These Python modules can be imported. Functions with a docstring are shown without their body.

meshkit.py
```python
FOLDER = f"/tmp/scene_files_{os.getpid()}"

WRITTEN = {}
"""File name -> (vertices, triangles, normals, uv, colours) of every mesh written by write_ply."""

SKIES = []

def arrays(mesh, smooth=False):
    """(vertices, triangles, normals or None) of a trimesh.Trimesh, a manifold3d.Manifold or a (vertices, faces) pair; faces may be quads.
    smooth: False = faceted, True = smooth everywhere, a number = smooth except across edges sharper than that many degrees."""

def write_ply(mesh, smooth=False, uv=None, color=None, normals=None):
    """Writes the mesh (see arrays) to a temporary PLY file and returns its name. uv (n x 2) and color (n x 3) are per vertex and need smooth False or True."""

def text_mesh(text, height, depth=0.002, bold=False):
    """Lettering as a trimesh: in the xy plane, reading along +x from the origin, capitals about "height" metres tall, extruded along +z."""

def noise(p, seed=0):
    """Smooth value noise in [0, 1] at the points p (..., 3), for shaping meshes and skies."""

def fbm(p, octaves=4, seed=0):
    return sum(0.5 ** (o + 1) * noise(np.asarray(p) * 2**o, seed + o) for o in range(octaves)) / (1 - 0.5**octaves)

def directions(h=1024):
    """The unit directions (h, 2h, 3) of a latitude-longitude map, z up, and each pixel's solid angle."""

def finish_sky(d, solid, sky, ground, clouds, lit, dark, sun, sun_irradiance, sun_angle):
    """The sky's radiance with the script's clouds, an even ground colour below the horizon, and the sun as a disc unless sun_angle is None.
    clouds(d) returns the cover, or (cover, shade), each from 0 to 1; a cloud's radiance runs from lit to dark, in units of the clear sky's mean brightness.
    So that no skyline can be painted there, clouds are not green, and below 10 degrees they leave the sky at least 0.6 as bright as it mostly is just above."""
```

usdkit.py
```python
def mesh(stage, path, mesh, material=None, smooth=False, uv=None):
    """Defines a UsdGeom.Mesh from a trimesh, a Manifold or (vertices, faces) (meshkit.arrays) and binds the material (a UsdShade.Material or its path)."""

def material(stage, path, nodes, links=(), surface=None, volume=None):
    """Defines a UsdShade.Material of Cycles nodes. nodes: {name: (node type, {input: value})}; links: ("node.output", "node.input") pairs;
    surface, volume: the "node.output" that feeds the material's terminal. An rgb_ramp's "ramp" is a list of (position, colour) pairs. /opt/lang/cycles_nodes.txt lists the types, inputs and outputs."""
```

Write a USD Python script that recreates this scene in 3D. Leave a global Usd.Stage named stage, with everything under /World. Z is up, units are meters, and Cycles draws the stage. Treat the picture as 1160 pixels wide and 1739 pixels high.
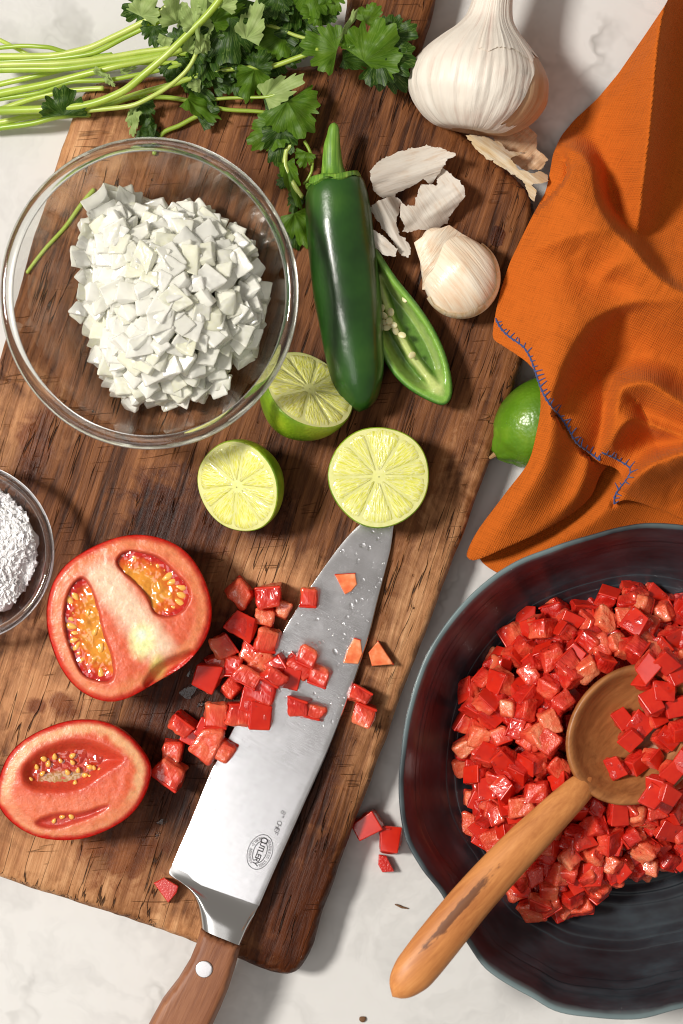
import math, random
import numpy as np, trimesh, usdkit, meshkit
import manifold3d as m3
from scipy.spatial import cKDTree, Delaunay
from shapely.geometry import Polygon, Point, LineString
import shapely
from pxr import Usd, UsdGeom, UsdLux, UsdShade, Gf, Sdf, Vt

stage = Usd.Stage.CreateInMemory()
UsdGeom.SetStageUpAxis(stage, "Z")
UsdGeom.SetStageMetersPerUnit(stage, 1.0)
UsdGeom.Xform.Define(stage, "/World")
UsdGeom.Scope.Define(stage, "/World/Looks")
RNG = np.random.default_rng(7)

# ---------------------------------------------------------------- camera, straight down on the worktop
ZB = 0.022                 # top of the chopping board
DIST = 0.90                # lens above the board
ZC = ZB + DIST
MM = 0.29e-3               # metres per photo pixel at the board top
CX, CY = 580.0, 869.5
cam = UsdGeom.Camera.Define(stage, "/World/camera")
cam.AddTranslateOp().Set(Gf.Vec3d(0, 0, ZC))
cam.CreateHorizontalApertureAttr(36.0)
cam.CreateFocalLengthAttr(36.0 * DIST / (1160 * MM))
cam.CreateFStopAttr(10.0)
cam.CreateFocusDistanceAttr(DIST - 0.012)
cam.CreateClippingRangeAttr(Gf.Vec2f(0.05, 100.0))
cam.CreateExposureAttr(0.0)

# ---------------------------------------------------------------- lamps: one key from the left, a softbox above, dim room
def rect_light(name, pos, target, w, h, intensity, color):
    l = UsdLux.RectLight.Define(stage, "/World/" + name)
    l.CreateWidthAttr(w); l.CreateHeightAttr(h)
    l.CreateIntensityAttr(intensity); l.CreateColorAttr(Gf.Vec3f(*color))
    p, t = Gf.Vec3d(*pos), Gf.Vec3d(*target)
    up = Gf.Vec3d(0, 1, 0)
    m = Gf.Matrix4d().SetLookAt(p, t, up).GetInverse()
    l.AddTransformOp().Set(m)
    return l
KEY_AZ, KEY_EL, KEY_D = math.radians(166), math.radians(53), 3.2
kd = np.array([math.cos(KEY_AZ) * math.cos(KEY_EL), math.sin(KEY_AZ) * math.cos(KEY_EL), math.sin(KEY_EL)])
rect_light("key_lamp", kd * KEY_D, (0, 0, 0), 0.5, 0.5, 150.0, (1.0, 0.955, 0.89))
rect_light("softbox_lamp", (-0.52, -0.50, 1.5), (-0.52, -0.4999, 0), 0.74, 0.72, 2.2, (1.0, 0.985, 0.97))
dome = UsdLux.DomeLight.Define(stage, "/World/room_light")
dome.CreateIntensityAttr(0.085); dome.CreateColorAttr(Gf.Vec3f(1.0, 0.93, 0.85))

# ---------------------------------------------------------------- helpers
def W(px, py, z):
    """A point that lies at photo pixel (px, py) when it is z metres above the worktop."""
    px, py, z = np.broadcast_arrays(np.asarray(px, float), np.asarray(py, float), np.asarray(z, float))
    k = MM * (ZC - z) / DIST
    return np.stack([(px - CX) * k, (CY - py) * k, z], -1)
def K(z): return MM * (ZC - z) / DIST

_used = {}
def numbered(parent, name):
    key = parent + "/" + name
    n = _used.get(key, 0); _used[key] = n + 1
    return key if n == 0 else f"{key}_{n:03d}"
class Node:
    def __init__(s, path, loc): s.path, s.loc = path, np.asarray(loc, float)
    @property
    def prim(s): return stage.GetPrimAtPath(s.path)
def tag(n, label=None, cat=None, group=None, kind=None):
    p = n.prim if isinstance(n, Node) else n
    for k, v in (("label", label), ("category", cat), ("group", group), ("kind", kind)):
        if v: p.SetCustomDataByKey(k, v)
    return n
def thing(name, label, cat, loc=(0, 0, 0), group=None, kind=None):
    path = numbered("/World", name)
    x = UsdGeom.Xform.Define(stage, path)
    x.AddTranslateOp().Set(Gf.Vec3d(*map(float, loc)))
    return tag(Node(path, loc), label, cat, group, kind)
def to_vf(mesh):
    if hasattr(mesh, "to_mesh"):
        q = mesh.to_mesh(); return np.array(q.vert_properties[:, :3], float), np.array(q.tri_verts)
    if isinstance(mesh, trimesh.Trimesh): return np.array(mesh.vertices), np.array(mesh.faces)
    v, f = np.asarray(mesh[0], float), np.asarray(mesh[1], int)
    if f.shape[1] == 4: f = np.vstack([f[:, [0, 1, 2]], f[:, [0, 2, 3]]])
    return v, f
def part(parent, name, mesh, mat, smooth=35, label=None, col=None, uv=None):
    """One mesh given in world coordinates, made a child of parent."""
    v, f = to_vf(mesh)
    path = numbered(parent.path, name)
    m = usdkit.mesh(stage, path, (v - parent.loc, f), mat, smooth=smooth, uv=uv)
    if col is not None:
        UsdGeom.PrimvarsAPI(m).CreatePrimvar("col", Sdf.ValueTypeNames.Color3fArray, "vertex").Set(Vt.Vec3fArray.FromNumpy(np.asarray(col, np.float32)))
    n = Node(path, parent.loc)
    if label: tag(n, label)
    return n
def single(name, mesh, mat, label, cat, smooth=35, group=None, kind=None, col=None, uv=None):
    v, f = to_vf(mesh)
    loc = np.array([(v[:, 0].min() + v[:, 0].max()) / 2, (v[:, 1].min() + v[:, 1].max()) / 2, v[:, 2].min()])
    path = numbered("/World", name)
    m = usdkit.mesh(stage, path, (v - loc, f), mat, smooth=smooth, uv=uv)
    UsdGeom.Xformable(m).AddTranslateOp().Set(Gf.Vec3d(*map(float, loc)))
    if col is not None:
        UsdGeom.PrimvarsAPI(m).CreatePrimvar("col", Sdf.ValueTypeNames.Color3fArray, "vertex").Set(Vt.Vec3fArray.FromNumpy(np.asarray(col, np.float32)))
    return tag(Node(path, loc), label, cat, group, kind)
def copy_of(src, name, label, cat, group, M):
    """A copy of a thing (an Xform with parts) under the next number; M is a 4x4 numpy matrix (column vectors)."""
    path = numbered("/World", name)
    x = UsdGeom.Xform.Define(stage, path)
    p = x.GetPrim()
    p.GetReferences().AddInternalReference(src.path)
    x.ClearXformOpOrder()
    x.AddTransformOp().Set(Gf.Matrix4d(*[float(a) for a in M.T.ravel()]))
    p.SetInstanceable(True)
    return tag(Node(path, M[:3, 3]), label, cat, group)
def mat(name, nodes, links, surface="p.BSDF", volume=None):
    return usdkit.material(stage, "/World/Looks/" + name, nodes, links, surface=surface, volume=volume)

def spline(pts, n=60):
    """Catmull-Rom through the points (any dimension)."""
    p = np.asarray(pts, float)
    if len(p) < 3:
        t = np.linspace(0, 1, n)[:, None]; return p[0] * (1 - t) + p[-1] * t
    d = np.r_[0, np.cumsum(np.maximum(np.linalg.norm(np.diff(p[:, :2], axis=0), axis=1), 1e-9))]
    from scipy.interpolate import PchipInterpolator, CubicSpline
    t = np.linspace(0, d[-1], n)
    return PchipInterpolator(d, p)(t) if len(p) > 3 else CubicSpline(d, p)(t)
def smooth_closed(pts, n=160):
    from scipy.interpolate import CubicSpline
    p = np.asarray(pts, float); p = np.vstack([p, p[:1]])
    d = np.r_[0, np.cumsum(np.linalg.norm(np.diff(p, axis=0), axis=1) ** 0.6)]
    return CubicSpline(d, p, bc_type="periodic")(np.linspace(0, d[-1], n + 1)[:-1])
def tube(path, r, n=8, flat=1.0):
    """Swept tube with round ends; r scalar or per point."""
    p = np.asarray(path, float); r = np.broadcast_to(np.asarray(r, float), (len(p),))
    t = np.gradient(p, axis=0); t /= np.maximum(np.linalg.norm(t, axis=1, keepdims=True), 1e-12)
    up = np.array([0, 0, 1.0]); rows = []
    for i in range(len(p)):
        s = np.cross(t[i], up)
        if np.linalg.norm(s) < 1e-4: s = np.array([1.0, 0, 0])
        s /= np.linalg.norm(s); u = np.cross(s, t[i])
        a = np.linspace(0, 2 * np.pi, n, endpoint=False)
        rows.append(p[i] + r[i] * (np.cos(a)[:, None] * s + flat * np.sin(a)[:, None] * u))
    v = np.vstack(rows + [p[:1] - t[:1] * r[0] * 0.6, p[-1:] + t[-1:] * r[-1] * 0.6]); f = []
    m = len(p)
    for i in range(m - 1):
        for j in range(n):
            a, b = i * n + j, i * n + (j + 1) % n
            f += [[a, b, b + n], [a, b + n, a + n]]
    for j in range(n):
        f += [[m * n, (j + 1) % n, j], [m * n + 1, (m - 1) * n + j, (m - 1) * n + (j + 1) % n]]
    return v, np.array(f)
def lathe(prof, n=96, rmod=None):
    """Revolve a closed or open (r, z) profile about z. rmod(theta, i) -> radial factor."""
    prof = np.asarray(prof, float); th = np.linspace(0, 2 * np.pi, n, endpoint=False); V = []
    for i, (r, z) in enumerate(prof):
        rr = r * (rmod(th, i) if rmod is not None else np.ones(n))
        V.append(np.stack([rr * np.cos(th), rr * np.sin(th), np.full(n, z)], 1))
    V = np.vstack(V); F = []
    j = np.arange(n); k = (j + 1) % n
    for i in range(len(prof) - 1):
        a, b = i * n + j, i * n + k
        F.append(np.stack([a, b, b + n], 1)); F.append(np.stack([a, b + n, a + n], 1))
    return V, np.vstack(F)
def grid_faces(nu, nv, wrap=False):
    F = []
    for i in range(nu - 1):
        for j in range(nv if wrap else nv - 1):
            a, b = i * nv + j, i * nv + (j + 1) % nv
            F += [[a, b, b + nv], [a, b + nv, a + nv]]
    return np.array(F)
def poly_grid(poly, step, jitter=0.0, seed=1):
    """Points and triangles that fill a 2-D polygon."""
    P = poly if isinstance(poly, Polygon) else Polygon(poly)
    ring = np.array(P.exterior.segmentize(step).coords)[:-1]
    x0, y0, x1, y1 = P.bounds
    gx, gy = np.meshgrid(np.arange(x0, x1 + step, step), np.arange(y0, y1 + step, step))
    gx[1::2] += step / 2
    g = np.stack([gx.ravel(), gy.ravel()], 1)
    if jitter: g = g + np.random.default_rng(seed).normal(0, jitter * step, g.shape)
    inner = P.buffer(-0.55 * step)
    g = g[shapely.contains_xy(inner, g[:, 0], g[:, 1])] if not inner.is_empty else g[:0]
    pts = np.vstack([ring, g]); tri = Delaunay(pts).simplices
    c = pts[tri].mean(1)
    tri = tri[shapely.contains_xy(P, c[:, 0], c[:, 1])]
    a, b, d = pts[tri[:, 0]], pts[tri[:, 1]], pts[tri[:, 2]]
    ar = (b[:, 0] - a[:, 0]) * (d[:, 1] - a[:, 1]) - (b[:, 1] - a[:, 1]) * (d[:, 0] - a[:, 0])
    tri = tri[np.abs(ar) > 1e-9 * step * step]; ar = ar[np.abs(ar) > 1e-9 * step * step]
    tri[ar < 0] = tri[ar < 0][:, ::-1]
    return pts, tri, len(ring)
def sheet(poly, zf, step, thick, jitter=0.0):
    """A sheet over a photo-plane outline with height zf(px, py) and a real thickness; image y is down, so faces are flipped."""
    pts, tri, nr = poly_grid(poly, step, jitter)
    z = zf(pts[:, 0], pts[:, 1])
    top = W(pts[:, 0], pts[:, 1], z); tri = tri[:, ::-1]
    n = len(pts); bot = W(pts[:, 0], pts[:, 1], z - thick)
    i = np.arange(nr); j = (i + 1) % nr
    a = pts[:nr]; area = np.sum(a[:, 0] * np.roll(a[:, 1], -1) - a[:, 1] * np.roll(a[:, 0], -1))
    s1, s2 = np.stack([i, j, j + n], 1), np.stack([i, j + n, i + n], 1)
    if area < 0: s1, s2 = s1[:, ::-1], s2[:, ::-1]
    return (np.vstack([top, bot]), np.vstack([tri, tri[:, ::-1] + n, s1, s2])), pts
def hull_of(spheres, res=2):
    """Convex hull of (centre, radius) spheres as a trimesh."""
    ico = trimesh.creation.icosphere(res, 1.0).vertices
    return trimesh.convex.convex_hull(np.vstack([np.asarray(c) + r * ico for c, r in spheres]))
def rot_to(n):
    """Rotation that carries +z to n."""
    n = np.asarray(n, float) / np.linalg.norm(n)
    return trimesh.geometry.align_vectors([0, 0, 1], n)[:3, :3]
def rnd_rot(rng, tilt=math.pi):
    q = trimesh.transformations.rotation_matrix(rng.uniform(0, 2 * np.pi), [0, 0, 1])
    ax = rng.uniform(0, 2 * np.pi)
    return (trimesh.transformations.rotation_matrix(rng.uniform(-tilt, tilt), [math.cos(ax), math.sin(ax), 0]) @ q)[:3, :3]
def in_poly(poly, x, y): return shapely.contains_xy(Polygon(poly), x, y)
def poly_dist(poly, x, y):
    """Signed distance (inside positive) to a polygon outline."""
    P = poly if isinstance(poly, Polygon) else Polygon(poly); pts = shapely.points(np.asarray(x, float), np.asarray(y, float))
    d = shapely.distance(P.exterior, pts)
    return np.where(shapely.contains_xy(P, x, y), d, -d)
def sstep(a, b, x):
    t = np.clip((x - a) / (b - a), 0, 1); return t * t * (3 - 2 * t)
# ---------------------------------------------------------------- materials of the setting
TC = ("texture_coordinate", {})
GEO = ("geometry", {})
marble = mat("marble", {
    "g": GEO,
    "w": ("noise_texture", {"scale": 9.0, "detail": 5.0, "roughness": 0.6}),
    "wv": ("vector_math", {"math_type": "multiply_add", "vector2": (0.16, 0.16, 0.16)}),
    "n1": ("noise_texture", {"scale": 6.5, "detail": 4.0, "roughness": 0.5, "distortion": 0.3}),
    "s1": ("math", {"math_type": "subtract", "value2": 0.5}), "a1": ("math", {"math_type": "absolute"}),
    "v1": ("map_range", {"from_min": 0.0, "from_max": 0.028, "to_min": 0.8, "to_max": 0.0, "clamp": True}),
    "n3": ("noise_texture", {"scale": 13.0, "detail": 3.0}),
    "m3": ("map_range", {"from_min": 0.48, "from_max": 0.68, "to_min": 0.0, "to_max": 1.0, "clamp": True}),
    "vv": ("math", {"math_type": "multiply"}),
    "n2": ("noise_texture", {"scale": 16.0, "detail": 5.0, "roughness": 0.6, "distortion": 0.8}),
    "c2": ("map_range", {"from_min": 0.46, "from_max": 0.74, "to_min": 0.0, "to_max": 0.85, "clamp": True}),
    "cl": ("mix_color", {"a": (0.655, 0.646, 0.628), "b": (0.47, 0.462, 0.45)}),
    "n4": ("noise_texture", {"scale": 120.0, "detail": 3.0}),
    "c4": ("map_range", {"from_min": 0.4, "from_max": 0.7, "to_min": 0.0, "to_max": 0.05, "clamp": True}),
    "cg": ("mix_color", {"b": (0.46, 0.43, 0.39)}),
    "cv": ("mix_color", {"b": (0.30, 0.288, 0.27)}),
    "p": ("principled_bsdf", {"roughness": 0.22, "specular_ior_level": 0.35, "subsurface_weight": 0.0}),
}, [("g.position", "w.vector"), ("w.color", "wv.vector1"), ("g.position", "wv.vector3"), ("wv.vector", "n1.vector"), ("n1.fac", "s1.value1"), ("s1.value", "a1.value1"),
    ("a1.value", "v1.value"), ("g.position", "n3.vector"), ("n3.fac", "m3.value"), ("v1.result", "vv.value1"), ("m3.result", "vv.value2"),
    ("wv.vector", "n2.vector"), ("n2.fac", "c2.value"), ("c2.result", "cl.fac"), ("g.position", "n4.vector"), ("n4.fac", "c4.value"), ("c4.result", "cg.fac"), ("cl.result", "cg.a"),
    ("cg.result", "cv.a"), ("vv.value", "cv.fac"), ("cv.result", "p.base_color")])

def wood(name, ramp, along=None, object_space=True, fine=(260, 13), broad=(70, 5), bump=0.5, rough=0.5, cracks=0.0, spec=0.4, dist=0.0006):
    """Old timber: along = rotation about z that carries the grain on to +y."""
    N = {"g": GEO if not object_space else TC,
         "r": ("mapping", {"rotation": (0, 0, along or 0.0)}),
         "m1": ("mapping", {"scale": (fine[0], fine[1], fine[0])}), "f1": ("noise_texture", {"scale": 1.0, "detail": 6.0, "roughness": 0.70, "distortion": 0.35}),
         "m2": ("mapping", {"scale": (broad[0], broad[1], broad[0])}), "f2": ("noise_texture", {"scale": 1.0, "detail": 4.0, "roughness": 0.55, "distortion": 0.4}),
         "f3": ("noise_texture", {"scale": 28.0, "detail": 4.0}),
         "a": ("math", {"math_type": "multiply", "value2": 0.50}), "b": ("math", {"math_type": "multiply_add", "value2": 0.32}), "c": ("math", {"math_type": "multiply_add", "value2": 0.18}),
         "ramp": ("rgb_ramp", {"ramp": ramp}), "bu": ("bump", {"strength": bump, "distance": dist}),
         "p": ("principled_bsdf", {"roughness": rough, "specular_ior_level": spec})}
    L = [("g.position" if not object_space else "g.object", "r.vector"), ("r.vector", "m1.vector"), ("r.vector", "m2.vector"), ("r.vector", "f3.vector"),
         ("m1.vector", "f1.vector"), ("m2.vector", "f2.vector"), ("f1.fac", "a.value1"), ("f2.fac", "b.value1"), ("a.value", "b.value3"), ("f3.fac", "c.value1"), ("b.value", "c.value3"),
         ("c.value", "ramp.fac"), ("ramp.color", "p.base_color"), ("f1.fac", "bu.height"), ("bu.normal", "p.normal")]
    return N, L

# ---------------------------------------------------------------- countertop
def box_mesh(x0, y0, z0, x1, y1, z1):
    m = trimesh.creation.box([x1 - x0, y1 - y0, z1 - z0]); m.apply_translation([(x0 + x1) / 2, (y0 + y1) / 2, (z0 + z1) / 2]); return m
single("countertop", box_mesh(-0.9, -0.8, -0.03, 0.9, 0.8, 0.0), marble, "white marble worktop with soft grey veins under everything", "countertop", smooth=False, kind="structure")

# ---------------------------------------------------------------- chopping board
GR = 0.312   # turn of the board's grain
N, L = wood("board", [(0.32, (0.010, 0.0028, 0.0012)), (0.42, (0.050, 0.0150, 0.0043)), (0.50, (0.150, 0.052, 0.0165)), (0.60, (0.26, 0.100, 0.034)), (0.72, (0.43, 0.20, 0.082))],
            along=GR, object_space=False, bump=0.8, rough=0.42, dist=0.0011, spec=0.16, fine=(330, 20), broad=(85, 7))
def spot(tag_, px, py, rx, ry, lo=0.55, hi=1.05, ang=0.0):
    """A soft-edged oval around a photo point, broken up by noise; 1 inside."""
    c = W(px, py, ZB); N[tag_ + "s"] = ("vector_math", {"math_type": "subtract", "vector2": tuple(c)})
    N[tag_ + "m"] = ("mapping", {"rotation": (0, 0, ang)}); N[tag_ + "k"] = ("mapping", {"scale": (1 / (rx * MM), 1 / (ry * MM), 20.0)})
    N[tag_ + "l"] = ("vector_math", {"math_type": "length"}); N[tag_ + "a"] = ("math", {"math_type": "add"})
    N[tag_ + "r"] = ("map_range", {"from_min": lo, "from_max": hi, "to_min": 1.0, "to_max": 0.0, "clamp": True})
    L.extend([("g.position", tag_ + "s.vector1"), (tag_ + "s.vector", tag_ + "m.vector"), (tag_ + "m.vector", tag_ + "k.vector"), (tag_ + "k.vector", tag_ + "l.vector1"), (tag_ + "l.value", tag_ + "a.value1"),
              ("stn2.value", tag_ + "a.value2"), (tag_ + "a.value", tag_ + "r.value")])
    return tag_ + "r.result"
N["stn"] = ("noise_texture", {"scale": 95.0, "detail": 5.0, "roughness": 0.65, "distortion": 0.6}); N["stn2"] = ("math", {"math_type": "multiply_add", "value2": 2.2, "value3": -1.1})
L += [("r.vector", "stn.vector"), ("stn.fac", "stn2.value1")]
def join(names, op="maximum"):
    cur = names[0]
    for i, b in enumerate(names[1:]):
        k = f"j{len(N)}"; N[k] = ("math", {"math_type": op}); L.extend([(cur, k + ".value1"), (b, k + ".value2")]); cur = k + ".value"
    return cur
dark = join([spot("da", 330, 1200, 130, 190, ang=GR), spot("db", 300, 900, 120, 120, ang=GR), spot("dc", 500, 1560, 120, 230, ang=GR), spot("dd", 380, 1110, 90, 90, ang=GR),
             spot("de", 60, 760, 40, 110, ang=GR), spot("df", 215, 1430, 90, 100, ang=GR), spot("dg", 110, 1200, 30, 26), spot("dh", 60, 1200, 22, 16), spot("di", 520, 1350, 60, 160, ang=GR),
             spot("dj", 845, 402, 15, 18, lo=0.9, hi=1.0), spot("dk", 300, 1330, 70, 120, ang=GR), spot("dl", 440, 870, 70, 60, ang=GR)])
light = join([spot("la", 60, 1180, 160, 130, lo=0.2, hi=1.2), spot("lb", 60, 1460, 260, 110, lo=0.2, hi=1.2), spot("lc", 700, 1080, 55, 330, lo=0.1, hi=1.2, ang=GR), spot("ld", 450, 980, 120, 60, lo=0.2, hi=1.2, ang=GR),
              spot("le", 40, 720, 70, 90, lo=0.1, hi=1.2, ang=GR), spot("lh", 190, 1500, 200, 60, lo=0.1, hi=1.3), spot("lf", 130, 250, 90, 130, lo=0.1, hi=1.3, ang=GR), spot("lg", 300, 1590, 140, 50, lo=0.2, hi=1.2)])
N.update({
    "mk": ("mapping", {"scale": (150, 9, 150)}), "nk": ("noise_texture", {"scale": 1.0, "detail": 3.0, "roughness": 0.5, "distortion": 0.2}),
    "k1": ("math", {"math_type": "subtract", "value2": 0.5}), "k2": ("math", {"math_type": "absolute"}),
    "kr": ("map_range", {"from_min": 0.003, "from_max": 0.012, "to_min": 1.0, "to_max": 0.0, "clamp": True}),
    "kn": ("noise_texture", {"scale": 40.0, "detail": 3.0}), "km": ("map_range", {"from_min": 0.45, "from_max": 0.56, "to_min": 0.0, "to_max": 1.0, "clamp": True}), "kk": ("math", {"math_type": "multiply"}),
    "mq": ("mapping", {"rotation": (0, 0, 1.2), "scale": (1, 1, 1)}), "mq2": ("mapping", {"scale": (130, 8, 130)}), "nq": ("noise_texture", {"scale": 1.0, "detail": 2.0}),
    "q1": ("math", {"math_type": "subtract", "value2": 0.5}), "q2": ("math", {"math_type": "absolute"}), "qr": ("map_range", {"from_min": 0.002, "from_max": 0.008, "to_min": 1.0, "to_max": 0.0, "clamp": True}),
    "qn": ("noise_texture", {"scale": 60.0, "detail": 2.0}), "qm": ("map_range", {"from_min": 0.57, "from_max": 0.66, "to_min": 0.0, "to_max": 0.55, "clamp": True}), "qq": ("math", {"math_type": "multiply"}),
    "vo": ("voronoi_texture", {"scale": 75.0, "randomness": 1.0}), "vr": ("map_range", {"from_min": 0.035, "from_max": 0.055, "to_min": 1.0, "to_max": 0.0, "clamp": True}),
    "vn": ("noise_texture", {"scale": 14.0}), "vm": ("map_range", {"from_min": 0.52, "from_max": 0.6, "to_min": 0.0, "to_max": 1.0, "clamp": True}), "vx": ("math", {"math_type": "multiply"}),
    "lt": ("mix_color", {"blend_type": "mix"}), "rl": ("rgb_ramp", {"ramp": [(0.30, (0.09, 0.028, 0.010)), (0.41, (0.34, 0.140, 0.055)), (0.52, (0.52, 0.250, 0.110)), (0.66, (0.74, 0.43, 0.22))]}), "lf_": ("math", {"math_type": "multiply", "value2": 0.95}),
    "dt": ("mix_color", {"blend_type": "multiply", "b": (0.34, 0.19, 0.10)}), "df_": ("math", {"math_type": "multiply", "value2": 0.92}),
    "ct": ("mix_color", {"b": (0.016, 0.007, 0.004)}), "cf": ("math", {"math_type": "maximum"}), "cf2": ("math", {"math_type": "maximum"}), "cf3": ("math", {"math_type": "multiply", "value2": 0.85}),
    "ro": ("map_range", {"from_min": 0.0, "from_max": 1.0, "to_min": 0.48, "to_max": 0.36}),
    "h1": ("math", {"math_type": "multiply_add", "value2": -1.3}), "h2": ("math", {"math_type": "multiply_add", "value2": 0.8}),
})
L = [l for l in L if l not in (("ramp.color", "p.base_color"), ("f1.fac", "bu.height"))] + [
    ("r.vector", "mk.vector"), ("mk.vector", "nk.vector"), ("nk.fac", "k1.value1"), ("k1.value", "k2.value1"), ("k2.value", "kr.value"), ("r.vector", "kn.vector"), ("kn.fac", "km.value"), ("kr.result", "kk.value1"), ("km.result", "kk.value2"),
    ("r.vector", "mq.vector"), ("mq.vector", "mq2.vector"), ("mq2.vector", "nq.vector"), ("nq.fac", "q1.value1"), ("q1.value", "q2.value1"), ("q2.value", "qr.value"), ("r.vector", "qn.vector"), ("qn.fac", "qm.value"), ("qr.result", "qq.value1"), ("qm.result", "qq.value2"),
    ("r.vector", "vo.vector"), ("vo.distance", "vr.value"), ("r.vector", "vn.vector"), ("vn.fac", "vm.value"), ("vr.result", "vx.value1"), ("vm.result", "vx.value2"),
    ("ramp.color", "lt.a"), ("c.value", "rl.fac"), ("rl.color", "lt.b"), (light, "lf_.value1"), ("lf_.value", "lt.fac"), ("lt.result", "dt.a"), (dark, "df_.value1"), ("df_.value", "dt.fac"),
    ("kk.value", "cf.value1"), ("qq.value", "cf.value2"), ("cf.value", "cf2.value1"), ("vx.value", "cf2.value2"), ("cf2.value", "cf3.value1"), ("cf3.value", "ct.fac"), ("dt.result", "ct.a"), ("ct.result", "p.base_color"),
    (dark, "ro.value"), ("ro.result", "p.roughness"), ("cf2.value", "h1.value1"), ("f1.fac", "h1.value3"), ("f2.fac", "h2.value1"), ("h1.value", "h2.value3"), ("h2.value", "bu.height")]
board_mat = mat("board_wood", N, L)

OUT = [(585, -170), (640, -195), (700, -185), (745, -140), (748, -60), (735, 10), (712, 80), (694, 132), (700, 160), (740, 192), (800, 240), (860, 290), (897, 325), (907, 350), (904, 420), (898, 520), (886, 612), (846, 735), (800, 867),
       (742, 1020), (690, 1152), (636, 1302), (582, 1445), (545, 1555), (523, 1622), (508, 1648), (488, 1656), (455, 1650), (400, 1626), (320, 1596), (200, 1554), (100, 1523), (0, 1490), (-120, 1452), (-200, 1425), (-232, 1400),
       (-236, 1370), (-150, 1080), (-60, 800), (4, 600), (60, 400), (104, 258), (124, 198), (142, 158), (160, 142), (230, 132), (400, 118), (520, 113), (562, 104), (582, 70), (592, 0), (590, -90)]
def resample(pts, step):
    P = LineString(list(pts) + [pts[0]]); n = int(P.length / step)
    return np.array([P.interpolate(i / n, normalized=True).coords[0] for i in range(n)])
o = resample(OUT, 7.0)
for _ in range(3): o = 0.5 * o + 0.25 * (np.roll(o, 1, 0) + np.roll(o, -1, 0))
nz = meshkit.fbm(np.c_[o * 0.02, np.zeros(len(o))]) if hasattr(meshkit, "fbm") else np.zeros(len(o))
nrm = np.roll(o, -1, 0) - np.roll(o, 1, 0); nrm = np.c_[nrm[:, 1], -nrm[:, 0]] / np.linalg.norm(nrm, axis=1)[:, None]
if Polygon(o).exterior.is_ccw is False: pass
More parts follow.
